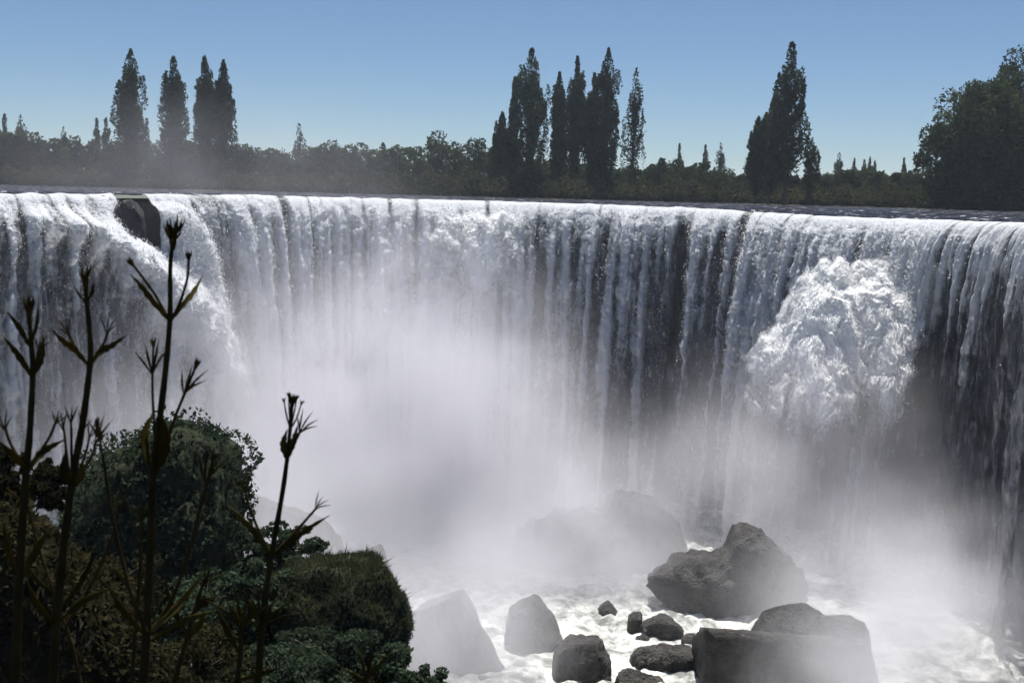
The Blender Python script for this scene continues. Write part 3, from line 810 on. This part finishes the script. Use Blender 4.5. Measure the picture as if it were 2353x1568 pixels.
boulder('broad hazy rock mass right of the leafy pillar',
        [(530, 1180), (570, 1110), (610, 1085), (640, 1085), (690, 1120), (730, 1190), (780, 1260), (790, 1560), (500, 1560)], 84, 9, rough=0.05)
boulder('dark bare rock breaking through the falls near the lip on the left',
        [(252, 505), (266, 468), (280, 450), (316, 449), (325, 472), (332, 530), (335, 575), (320, 590), (282, 560), (258, 530)], 108.3, 2.4, group='rocks at the lip', m=M_cliff, rough=0.03)
boulder('small dark rock at the lip left of the bare rock',
        [(218, 470), (224, 450), (252, 447), (262, 455), (252, 475), (235, 480)], 108.8, 1.4, group='rocks at the lip', m=M_cliff, rough=0.05)

# ------------------------------------------------------------------ near bank: pillar, mossy boulder, cover
def scatter_on(me, n, zmin=-1e9, nz_min=-0.3, off=0.1, seed=1):
    g = np.random.default_rng(seed)
    nv = len(me.vertices); co = np.empty(nv * 3, np.float32); me.vertices.foreach_get('co', co); co = co.reshape(-1, 3)
    tri = np.empty(len(me.polygons) * 3, np.int32); me.polygons.foreach_get('vertices', tri); tri = tri.reshape(-1, 3)
    a, b, c = co[tri[:, 0]], co[tri[:, 1]], co[tri[:, 2]]
    nn = np.cross(b - a, c - a); ar = np.linalg.norm(nn, axis=1); un = nn / (ar[:, None] + 1e-9)
    ctr = (a + b + c) / 3; mid = co.mean(0)
    flip = np.sign(np.sum(un * (ctr - mid), 1)); un *= flip[:, None]
    wgt = ar * (un[:, 2] > nz_min) * (ctr[:, 2] > zmin)
    i = g.choice(len(tri), n, p=wgt / wgt.sum()); u = g.random((n, 2)); su = np.sqrt(u[:, :1])
    P = a[i] * (1 - su) + b[i] * (su * (1 - u[:, 1:])) + c[i] * (su * u[:, 1:])
    return P + un[i] * (off * g.random(n) ** 0.7)[:, None], un[i]
def lumpy(P, un, f, a):
    k = np.abs(perlin(P[:, 0] * f, P[:, 1] * f, P[:, 2] * f)) * 2
    return P + un * (a * k)[:, None]
root = empty('rock_pillar', tuple(at(400, 1500, 45)))
root_inv = root.location.copy()
me = rock_mesh('pillar', [(190, 1160), (235, 1075), (270, 1050), (320, 1030), (360, 1010), (420, 1003), (470, 1020), (510, 1045), (526, 1065), (530, 1120), (535, 1200), (532, 1280), (545, 1400), (560, 1700), (150, 1700), (170, 1350)], 45, 6.5, power=3.5, rough=0.13, chop=5, freq=1.3)
def local(me_, r):
    me_.transform(Matrix.Translation(-r.location)); return me_
P, un = scatter_on(me, 42000, nz_min=-0.6, off=0.3)
keep = fbm(P[:, 0] * 0.7, P[:, 1] * 0.7, P[:, 2] * 1.2, 3) + 0.5 * un[:, 2] > -0.16
P, un = P[keep], un[keep]; P = lumpy(P, un, 0.6, 0.38)
V, Fc = leaf_quads(P, 0.03 + 0.09 * rng.random(len(P)) ** 2, up=0.3, aspect=1.3)
lv = mesh_np('pillar_foliage', V, Fc, False)
add('rock', local(me, root), M_mossrock, root)
f = add('foliage', local(lv, root), M_cover, root); f['kind'] = 'stuff'
tag(root, 'tall leafy rock pillar rising left of the mist', 'rock')

root = empty('mossy_boulder', tuple(at(850, 1450, 38)))
me = rock_mesh('mossy', [(560, 1360), (640, 1325), (700, 1302), (760, 1296), (830, 1290), (880, 1300), (915, 1318), (936, 1352), (945, 1400), (938, 1450), (925, 1490), (900, 1640), (600, 1640), (560, 1450)], 38, 4.5, power=2.3, rough=0.10, chop=3, freq=1.7)
P, un = scatter_on(me, 24000, nz_min=0.3, off=0.05)
bl = 0.05 + 0.07 * rng.random(len(P)) + 0.16 * (rng.random(len(P)) > 0.9) * rng.random(len(P))
side = rng.normal(size=(len(P), 3)) * 0.012; tip = P + (un * 0.7 + np.array([0, 0, 0.35]) + rng.normal(size=un.shape) * 0.35) * bl[:, None] * 1.4
V = np.stack([P - side, P + side, tip], 1).reshape(-1, 3)
gm = mesh_np('moss', V, np.arange(len(V)).reshape(-1, 3), False)
P2, un2 = scatter_on(me, 16000, nz_min=-0.9, off=0.10, seed=3)
kp = fbm(P2[:, 0] * 1.6, P2[:, 1] * 1.6, P2[:, 2] * 0.6, 3) > 0.0
P2, un2 = P2[kp], un2[kp]
V2, F2 = leaf_quads(P2, 0.03 + 0.03 * rng.random(len(P2)), aspect=1.3)
hm = mesh_np('hanging_moss', V2, F2, False)
add('rock', local(me, root), M_mossrock, root)
o = add('grass', local(gm, root), M_moss, root); o['kind'] = 'stuff'
o = add('hanging_moss', local(hm, root), M_cover, root); o['kind'] = 'stuff'
tag(root, 'flat topped boulder furred with green moss at the edge of the mist', 'boulder')

def shrub(label, x, y, D, wpx, hpx, m, n=5000, leaf=0.06, seed=0, group='shrubs on the near bank'):
    b = at(x, y, D); w = wpx * D / F; h = hpx * D / F
    crown, trunk = bushy_meshes(seed, h * 1.15, w, nl=n, leaf=leaf, low=0.05, clumps=46, spread=0.85, cs=0.55)
    r = empty('shrub', (b.x, D, b.z))
    add('crown', crown, m, r); add('stem', trunk, M_bark, r)
    return tag(r, label, 'shrub', group)
SH = [
 ('round brownish shrub standing on the slope left of the pillar', 112, 1170, 30, 85, 105, M_dry, 5000),
 ('small shrub at the left edge of the slope behind the stalks', 15, 1175, 27, 110, 130, M_dry, 5000),
 ('open branching shrub on the upper left shoulder of the pillar', 285, 1110, 44, 90, 62, M_cover, 2600),
 ('leafy crown on the very top of the pillar', 430, 1050, 44.5, 110, 40, M_cover, 4200),
 ('low shrub in the haze between pillar and mossy boulder', 640, 1330, 42, 190, 110, M_cover, 6000),
 ('shrub tucked under the left side of the mossy boulder', 590, 1430, 37, 170, 120, M_cover, 6000),
 ('leafy shrub in front of the mossy boulder', 750, 1600, 34, 250, 150, M_cover, 9000),
 ('shrub on the right end of the leafy hill by the dome rock', 890, 1640, 34, 180, 160, M_cover, 8000),
 ('rounded shrub hanging over the rapids at the hill edge', 975, 1680, 33, 110, 140, M_cover, 5000),
 ('dark shrub at the foot of the pillar', 470, 1500, 38, 240, 170, M_cover, 8000),
 ('shrub low on the brown slope between the stalks', 250, 1440, 28, 230, 150, M_dry, 7000),
 ('shrub at the bottom edge left of the thickest stalk', 150, 1600, 24, 240, 170, M_dry, 7000),
 ('shrub at the bottom edge right of the thickest stalk', 460, 1650, 26, 260, 190, M_dry, 7000),
 ('shrub at the bottom edge under the right stalk', 640, 1660, 30, 240, 190, M_cover, 7000),
]
for i, (lab, x, y, D, w, h, m, n) in enumerate(SH):
    shrub(lab, x, y, D, w, h, m, n, leaf=0.0019 * D, seed=900 + i)

def build_cover():
    n = 120000
    Y = rng.uniform(17, 50, n); X = rng.uniform(-0.45, -0.02, n) * Y
    Z = H(X, Y)
    k = np.abs(perlin(X * 0.5, Y * 0.5, 3.3)) * 1.0 + 0.25
    P = np.stack([X, Y, Z + k * rng.random(n) * 0.7], -1)
    d = X > -3 + 0 * Y
    V, Fc = leaf_quads(P, 0.05 + 0.06 * rng.random(n), up=0.3, aspect=1.3)
    tag(add('ground_cover', mesh_np('ground_cover', V, Fc, False), M_dry), 'tangled low plants covering the near slope', kind='stuff')
build_cover()

# ------------------------------------------------------------------ foreground weed stalks
def smooth(pts, n=6):
    return catmull(np.asarray(pts, float), n)
def P3(pts, D, dd=0.0):
    out = []
    m = max(1, len(pts) - 1)
    for i, (x, y) in enumerate(pts):
        out.append(list(at(x, y, D + dd * i / m)))
    return np.array(out)
def stem_obj(name, pts, D, w0, w1, parent, dd=0.0, ground=False):
    p = P3(pts, D, dd)
    if ground:
        e = p[-1] + (p[-1] - p[-2]) / np.linalg.norm(p[-1] - p[-2]) * 0.25
        g = e.copy(); g[2] = float(H(e[0], e[1])) - 0.05
        p = np.vstack([p, e, g])
    p = smooth(p, 8); n = len(p)
    r = np.interp(np.arange(n), [0, n - 1], [w0 * 0.8, w1 * 0.8]) * 0.5 * D / F
    r = r * (1 + 0.05 * np.sin(np.arange(n) * 1.3))
    V, Fc = tube(p, r, 10)
    V = V - np.array(parent_loc(parent))
    return add(name, mesh_np(name, V, Fc), M_stalk, parent)
def parent_loc(o):
    l = np.zeros(3)
    while o is not None:
        l += np.array(o.location); o = o.parent
    return l
def leaf_obj(pts, D, w, parent, dd=0.0):
    p = smooth(P3(pts, D, dd), 8); n = len(p); t = np.linspace(0, 1, n)
    half = w * 0.36 * D / F * np.interp(t, [0, 0.12, 0.4, 0.62, 0.85, 1], [0.28, 0.55, 1, 0.85, 0.35, 0.03])
    half *= 1 + 0.18 * np.sin(t * 34 + pts[0][0])
    tg = np.gradient(p, axis=0); tg /= np.linalg.norm(tg, axis=1)[:, None]
    view = p - np.array(CAM); view /= np.linalg.norm(view, axis=1)[:, None]
    side = np.cross(tg, view * 0.8 + np.array([0.3, 0.2, 0.4])); side /= np.linalg.norm(side, axis=1)[:, None]
    nrm = np.cross(tg, side)
    rows = []
    for k, lift in ((-1, 0.35), (-0.5, 0.1), (0, -0.12), (0.5, 0.1), (1, 0.35)):
        rows.append(p + side * (half * k)[:, None] + nrm * (half * lift)[:, None])
    V = np.stack(rows, 1); V2 = V + nrm[:, None] * (0.0012)
    m = 5
    ring = np.concatenate([V, V2[:, ::-1]], 1).reshape(-1, 3) - parent_loc(parent)
    return add('leaf', mesh_np('leaf', ring, grid_faces(n, 2 * m, True)), M_blade, parent)
def head_obj(x, y, D, h, w, parent, ang=0.0, spikes=16):
    """club shaped seed head: a swollen cup with pointed bracts; (x,y) is its base"""
    b = np.array(at(x, y, D)); u = D / F
    g = np.random.default_rng(abs(int(x * 7 + y)))
    ax = np.array([math.sin(ang), 0, math.cos(ang)])
    tz = np.linspace(0, 0.62, 7)
    parts = [tube(b + ax * (tz[:, None] * h * u), w * u * 0.5 * np.interp(tz, [0, 0.2, 0.45, 0.62], [0.35, 0.62, 0.75, 0.35]), 9)]
    for i in range(spikes):
        a = 2 * math.pi * i / spikes + g.random() * 0.4; el = 0.05 + 0.38 * g.random()
        rad = np.array([math.cos(a), math.sin(a), 0.0]) 
        rad = rad - ax * rad.dot(ax)
        s0 = b + ax * (h * u * (0.25 + 0.3 * g.random())) + rad * (w * u * 0.25)
        e = s0 + (ax * (1 - 0.5 * el) + rad * el * 1.1) * h * u * (0.35 + 0.25 * g.random())
        mid = (s0 + e) / 2 + rad * w * u * 0.10
        parts.append(tube(np.array([s0, mid, e]), np.array([0.07, 0.085, 0.01]) * w * u * 1.3, 5))
    V, Fc = merge(parts)
    return add('seed_head', mesh_np('seed_head', V - parent_loc(parent), Fc), M_head, parent)
def branch(pts, D, w0, w1, parent, head=None, dd=0.0):
    """pts run from the tip down to the stem"""
    o = stem_obj('branch', pts, D, w0, w1, parent, dd)
    if head:
        (x1, y1), (x2, y2) = pts[0], pts[1]
        head_obj(x1, y1, D, head[0], head[1], o, math.atan2(x1 - x2, y2 - y1), head[2] if len(head) > 2 else 12)
    return o
def fork(x, y, D, s, parent, ang=0.0, n=4):
    """a tuft of narrow bracts fanning upward"""
    for i in range(n):
        a = ang + (i - (n - 1) / 2) * 0.32 + random.uniform(-.08, .08); l = s * random.uniform(0.75, 1.1)
        pts = [(x, y), (x + math.sin(a) * l * .5 + random.uniform(-2, 2), y - math.cos(a) * l * .5), (x + math.sin(a * 1.15) * l, y - math.cos(a * 1.15) * l)]
        leaf_obj(pts, D + random.uniform(-.02, .02), s * 0.105, parent)
def plant(label, D, base):
    b = at(base[0], base[1], D)
    r = empty('weed_stalk', (b.x, b.y, float(H(b.x, b.y))))
    return tag(r, label, 'plant', 'weed stalks in the foreground')

# tallest stalk
D = 2.0; r = plant('tallest dark weed stalk in front of the slanted cascade', D, (335, 1568))
stem_obj('stem', [(397, 548), (391, 620), (390, 735), (377, 880), (353, 1080), (346, 1250), (338, 1420), (330, 1568)], D, 10, 34, r, ground=True)
head_obj(397, 575, D, 82, 26, r, 0.03, 18)
leaf_obj([(388, 735), (352, 690), (325, 655), (298, 628)], D, 22, r, -0.08)
leaf_obj([(394, 735), (425, 695), (448, 665), (467, 630)], D, 18, r, 0.06)
branch([(308, 612), (330, 640), (358, 680), (388, 735)], D, 7, 9, r, (26, 15), 0.0)
branch([(433, 600), (430, 640), (415, 690), (394, 735)], D, 7, 9, r, (26, 14))
br = branch([(352, 800), (350, 870), (352, 940), (357, 1010)], D - .05, 6, 9, r, (28, 12))
fork(350, 860, D - .05, 78, br, -0.05, 4)
br = branch([(446, 850), (430, 890), (405, 950), (380, 1020), (358, 1070)], D + .05, 7, 11, r, (34, 14))
fork(422, 905, D + .05, 75, br, 0.45, 4)
leaf_obj([(352, 1090), (375, 1040), (380, 990), (362, 940)], D, 44, r, -0.05)
leaf_obj([(350, 1085), (338, 1040), (335, 990), (350, 950)], D, 34, r, 0.05)
br = branch([(487, 1065), (462, 1160), (430, 1280), (392, 1380), (345, 1455)], D + .08, 8, 14, r, (34, 14))
fork(470, 1110, D + .08, 78, br, 0.25, 4)
leaf_obj([(455, 1190), (466, 1150), (492, 1130)], D + .08, 14, br)
br = branch([(226, 985), (238, 1060), (262, 1200), (295, 1340), (335, 1450)], D - .1, 6, 14, r, (32, 12))
fork(228, 1010, D - .1, 60, br, -0.05, 4)
leaf_obj([(338, 1460), (285, 1400), (245, 1340)], D, 24, r, -.05)
leaf_obj([(345, 1450), (410, 1390), (482, 1300)], D, 26, r, .08)
leaf_obj([(345, 1470), (420, 1425), (500, 1400)], D, 24, r, .08)
# second stalk
D = 1.9; r = plant('bent weed stalk left of the tallest one with two thick leaves', D, (120, 1568))
stem_obj('stem', [(196, 650), (200, 700), (208, 800), (203, 870), (190, 970), (165, 1110), (145, 1270), (130, 1420), (122, 1568)], D, 12, 32, r, ground=True)
head_obj(197, 668, D, 62, 20, r, -0.02, 14)
leaf_obj([(203, 690), (212, 670), (214, 648)], D, 12, r); leaf_obj([(196, 695), (182, 675), (170, 655)], D, 9, r)
leaf_obj([(203, 838), (172, 800), (145, 780), (118, 755)], D, 26, r, -0.06)
leaf_obj([(206, 838), (232, 806), (260, 790), (293, 768)], D, 24, r, 0.06)
br = branch([(156, 760), (166, 785), (185, 815), (203, 838)], D, 7, 9, r); fork(158, 770, D, 46, br, -0.35, 4)
br = branch([(248, 762), (240, 785), (222, 815), (206, 838)], D, 7, 9, r); fork(246, 768, D, 46, br, 0.25, 4)
for dx, hy, an in ((-22, 960, -.1), (-5, 945, 0.0), (20, 965, .2), (38, 975, .35), (52, 990, .4)):
    br = branch([(168 + dx, hy + 20), (168 + dx * .8, hy + 60), (166 + dx * .3, 1095)], D + dx * .001, 6, 9, r); fork(168 + dx, hy + 30, D, 52, br, an, 3)
leaf_obj([(163, 1120), (148, 1080), (152, 1030)], D, 30, r); leaf_obj([(166, 1120), (188, 1090), (192, 1060)], D, 26, r)
br = branch([(275, 1160), (258, 1230), (215, 1330), (150, 1440)], D + .06, 7, 12, r); fork(272, 1180, D + .06, 60, br, 0.2, 4)
leaf_obj([(135, 1430), (190, 1380), (265, 1345)], D, 26, r, .06); leaf_obj([(132, 1440), (90, 1390), (60, 1330)], D, 24, r, -.05)
# third stalk at the left edge
D = 1.85; r = plant('leftmost dark weed stalk at the edge of the picture', D, (38, 1568))
stem_obj('stem', [(66, 720), (72, 790), (75, 860), (68, 1000), (60, 1080), (48, 1260), (40, 1420), (36, 1568)], D, 12, 34, r, ground=True)
head_obj(67, 735, D, 60, 20, r, 0.0, 14)
leaf_obj([(72, 800), (45, 750), (14, 712)], D, 20, r); leaf_obj([(72, 790), (86, 740), (88, 700)], D, 12, r)
leaf_obj([(74, 865), (44, 815), (5, 768)], D, 24, r, -.05); leaf_obj([(76, 865), (95, 820), (100, 770)], D, 26, r)
br = branch([(90, 800), (86, 820), (78, 855)], D, 8, 9, r); fork(90, 808, D, 48, br, 0.25, 4)
leaf_obj([(62, 1080), (35, 1045), (-20, 1000)], D, 28, r, -.05); leaf_obj([(64, 1080), (100, 1035), (150, 1008)], D, 26, r, .05)
br = branch([(10, 975), (25, 1020), (58, 1075)], D, 8, 10, r); fork(12, 990, D, 50, br, -.1, 4)
br = branch([(130, 965), (110, 1010), (66, 1075)], D, 7, 10, r); fork(128, 975, D, 46, br, .35, 4)
leaf_obj([(45, 1330), (20, 1260), (8, 1190)], D, 26, r); leaf_obj([(46, 1340), (85, 1260), (110, 1220)], D, 24, r)
# right stalk
D = 2.1; r = plant('weed stalk on the right of the group in front of the mist', D, (590, 1568))
stem_obj('stem', [(671, 920), (665, 1000), (652, 1110), (624, 1275), (606, 1400), (592, 1568)], D, 9, 28, r, ground=True)
head_obj(671, 935, D, 36, 18, r, 0.02, 12)
for dx, hy in ((-16, 925), (-6, 912), (12, 918), (22, 930)):
    branch([(669 + dx, hy), (668 + dx * .6, hy + 30), (667, 985)], D + dx * .001, 4, 6, r, (14, 9, 7))
br = branch([(692, 985), (682, 1005), (664, 1040)], D, 8, 10, r); fork(688, 995, D, 56, br, .45, 5)
leaf_obj([(662, 1060), (652, 1020), (660, 985)], D, 24, r); leaf_obj([(664, 1050), (676, 1010), (684, 975)], D, 20, r)
leaf_obj([(622, 1278), (590, 1225), (556, 1190), (520, 1158)], D, 22, r, -.06)
leaf_obj([(628, 1278), (670, 1240), (712, 1210), (758, 1182)], D, 22, r, .06)
br = branch([(560, 1120), (572, 1160), (595, 1220), (622, 1272)], D, 8, 9, r); fork(560, 1132, D, 46, br, -.1, 4)
br = branch([(728, 1165), (710, 1185), (670, 1230), (628, 1272)], D, 7, 9, r); fork(724, 1170, D, 42, br, .7, 4)
fork(604, 1440, D, 95, r, .35, 5); fork(600, 1450, D, 100, r, -.25, 4)
# stalk with bundled top left of it
D = 2.05; r = plant('short weed stalk with a bundled top beside the right stalk', D, (556, 1568))
stem_obj('stem', [(556, 1430), (552, 1500), (545, 1568)], D, 14, 18, r, ground=True)
fork(556, 1440, D, 105, r, 0.0, 6); leaf_obj([(552, 1500), (520, 1440), (495, 1390)], D, 22, r); leaf_obj([(550, 1560), (600, 1545), (650, 1530)], D, 20, r)
# inner stalk between
D = 2.25; r = plant('leafy weed stalk right of the thickest stem near the bottom', D, (420, 1568))
stem_obj('stem', [(470, 1330), (450, 1390), (425, 1480), (400, 1568)], D, 10, 20, r, ground=True)
fork(472, 1345, D, 60, r, .4, 4); leaf_obj([(440, 1410), (470, 1380), (492, 1375)], D, 26, r); leaf_obj([(430, 1450), (395, 1390), (380, 1330)], D, 22, r)
leaf_obj([(425, 1470), (460, 1430), (470, 1400)], D, 24, r)
# thin stalks behind
D = 2.3; r = plant('thin crooked weed stalk between the two left stalks', D, (170, 1568))
stem_obj('stem', [(60, 1150), (90, 1260), (130, 1380), (165, 1480), (185, 1568)], D, 7, 14, r, ground=True)
fork(60, 1165, D, 70, r, -.2, 4); leaf_obj([(120, 1360), (85, 1330), (60, 1290)], D, 18, r); leaf_obj([(140, 1400), (190, 1330), (225, 1250)], D, 18, r)
D = 2.3; r = plant('upright thin weed stalk just left of the thickest stem', D, (300, 1568))
stem_obj('stem', [(325, 1190), (322, 1300), (312, 1440), (302, 1568)], D, 8, 15, r, ground=True)
fork(325, 1205, D, 60, r, 0, 4); leaf_obj([(318, 1380), (285, 1330), (260, 1300)], D, 18, r)
# sprout at the bottom
D = 2.2; r = plant('small forked sprout at the bottom edge right of the stalks', D, (840, 1568))
stem_obj('stem', [(842, 1545), (838, 1568), (836, 1600)], D, 16, 18, r, ground=True)
for tip, w in (((822, 1488), 12), ((853, 1484), 11), ((894, 1495), 13), ((788, 1535), 11), ((868, 1510), 9)):
    leaf_obj([(840, 1562), ((840 + tip[0]) / 2 + 3, (1562 + tip[1]) / 2), tip], D, w * 1.1, r)

# ------------------------------------------------------------------ mist over the plunge pool
def build_mist():
    m = bpy.data.materials.new('mist'); m.use_nodes = True
    nt = m.node_tree; nt.nodes.clear(); out = nt.nodes.new('ShaderNodeOutputMaterial')
    tc = N(nt, 'ShaderNodeTexCoord')
    src = [  # column, row, depth, half width and half height in photo units, half depth in metres, density
        (930, 1150, 104, 720, 520, 15, 0.24), (860, 880, 107, 620, 500, 12, 0.11),
        (1300, 1320, 97, 480, 320, 10, 0.26), (1040, 1440, 76, 380, 310, 8, 0.19),
        (2100, 1430, 85, 520, 400, 12, 0.16), (1850, 1150, 100, 600, 460, 8, 0.13),
        (400, 1060, 98, 580, 480, 10, 0.06), (450, 400, 128, 800, 230, 28, 0.006),
        (1980, 1560, 67, 380, 260, 7, 0.16), (660, 1230, 74, 380, 330, 9, 0.09), (1680, 1360, 84, 330, 230, 6, 0.015)]
    blobs = []
    for x, y, Y, rx, rz, ry, a in src:
        blobs.append((tuple(at(x, y, Y)), (rx * Y / F, ry, rz * Y / F), a))
    total = None
    for c, r, a in blobs:
        s = N(nt, 'ShaderNodeVectorMath', operation='SUBTRACT'); s.inputs[1].default_value = c
        d = N(nt, 'ShaderNodeVectorMath', operation='DIVIDE'); d.inputs[1].default_value = r
        l = N(nt, 'ShaderNodeVectorMath', operation='LENGTH')
        mr = N(nt, 'ShaderNodeMapRange', interpolation_type='SMOOTHSTEP')
        mr.inputs[1].default_value = 1.0; mr.inputs[2].default_value = 0.0; mr.inputs[3].default_value = 0.0; mr.inputs[4].default_value = a
        nt.links.new(tc.outputs['Object'], s.inputs[0]); nt.links.new(s.outputs[0], d.inputs[0]); nt.links.new(d.outputs[0], l.inputs[0])
        nt.links.new(l.outputs['Value'], mr.inputs[0])
        if total is None: total = mr.outputs[0]
        else:
            ad = N(nt, 'ShaderNodeMath', operation='ADD'); nt.links.new(total, ad.inputs[0]); nt.links.new(mr.outputs[0], ad.inputs[1]); total = ad.outputs[0]
    n = N(nt, 'ShaderNodeTexNoise'); n.inputs['Scale'].default_value = 0.13; n.inputs['Detail'].default_value = 3.0; n.inputs['Roughness'].default_value = 0.5
    nt.links.new(tc.outputs['Object'], n.inputs['Vector'])
    mr = N(nt, 'ShaderNodeMapRange'); mr.inputs[1].default_value = 0.34; mr.inputs[2].default_value = 0.66; mr.inputs[3].default_value = 0.25; mr.inputs[4].default_value = 1.75
    nt.links.new(n.outputs[0], mr.inputs[0])
    mu = N(nt, 'ShaderNodeMath', operation='MULTIPLY'); nt.links.new(total, mu.inputs[0]); nt.links.new(mr.outputs[0], mu.inputs[1])
    v = N(nt, 'ShaderNodeVolumePrincipled'); v.inputs['Color'].default_value = (0.865, 0.86, 0.91, 1); v.inputs['Anisotropy'].default_value = 0.2
    v.inputs['Density Attribute'].default_value = ''
    nt.links.new(mu.outputs[0], v.inputs['Density']); nt.links.new(v.outputs[0], out.inputs['Volume'])
    x0, x1, y0, y1, z0, z1 = -66, 46, 61, 155, FLOOR - 1, 13
    V = [(x, y, z) for z in (z0, z1) for y in (y0, y1) for x in (x0, x1)]
    Fc = [(0, 2, 3, 1), (4, 5, 7, 6), (0, 1, 5, 4), (2, 6, 7, 3), (0, 4, 6, 2), (1, 3, 7, 5)]
    o = add('mist', mesh_np('mist', V, Fc, False), m)
    tag(o, 'pale mist billowing up from the foot of the falls', kind='stuff')
build_mist()

def build_haze():
    m = bpy.data.materials.new('haze'); m.use_nodes = True
    nt = m.node_tree; nt.nodes.clear(); out = nt.nodes.new('ShaderNodeOutputMaterial')
    v = N(nt, 'ShaderNodeVolumePrincipled'); v.inputs['Color'].default_value = (0.78, 0.88, 1.0, 1)
    v.inputs['Density'].default_value = 0.00014; v.inputs['Anisotropy'].default_value = 0.3
    v.inputs['Density Attribute'].default_value = ''
    nt.links.new(v.outputs[0], out.inputs['Volume'])
    x0, x1, y0, y1, z0, z1 = -3600, 3600, -40, 3400, FLOOR - 3, 42
    V = [(x, y, z) for z in (z0, z1) for y in (y0, y1) for x in (x0, x1)]
    Fc = [(0, 2, 3, 1), (4, 5, 7, 6), (0, 1, 5, 4), (2, 6, 7, 3), (0, 4, 6, 2), (1, 3, 7, 5)]
    tag(add('haze', mesh_np('haze', V, Fc, False), m), 'thin pale haze over the whole valley', kind='stuff')
build_haze()
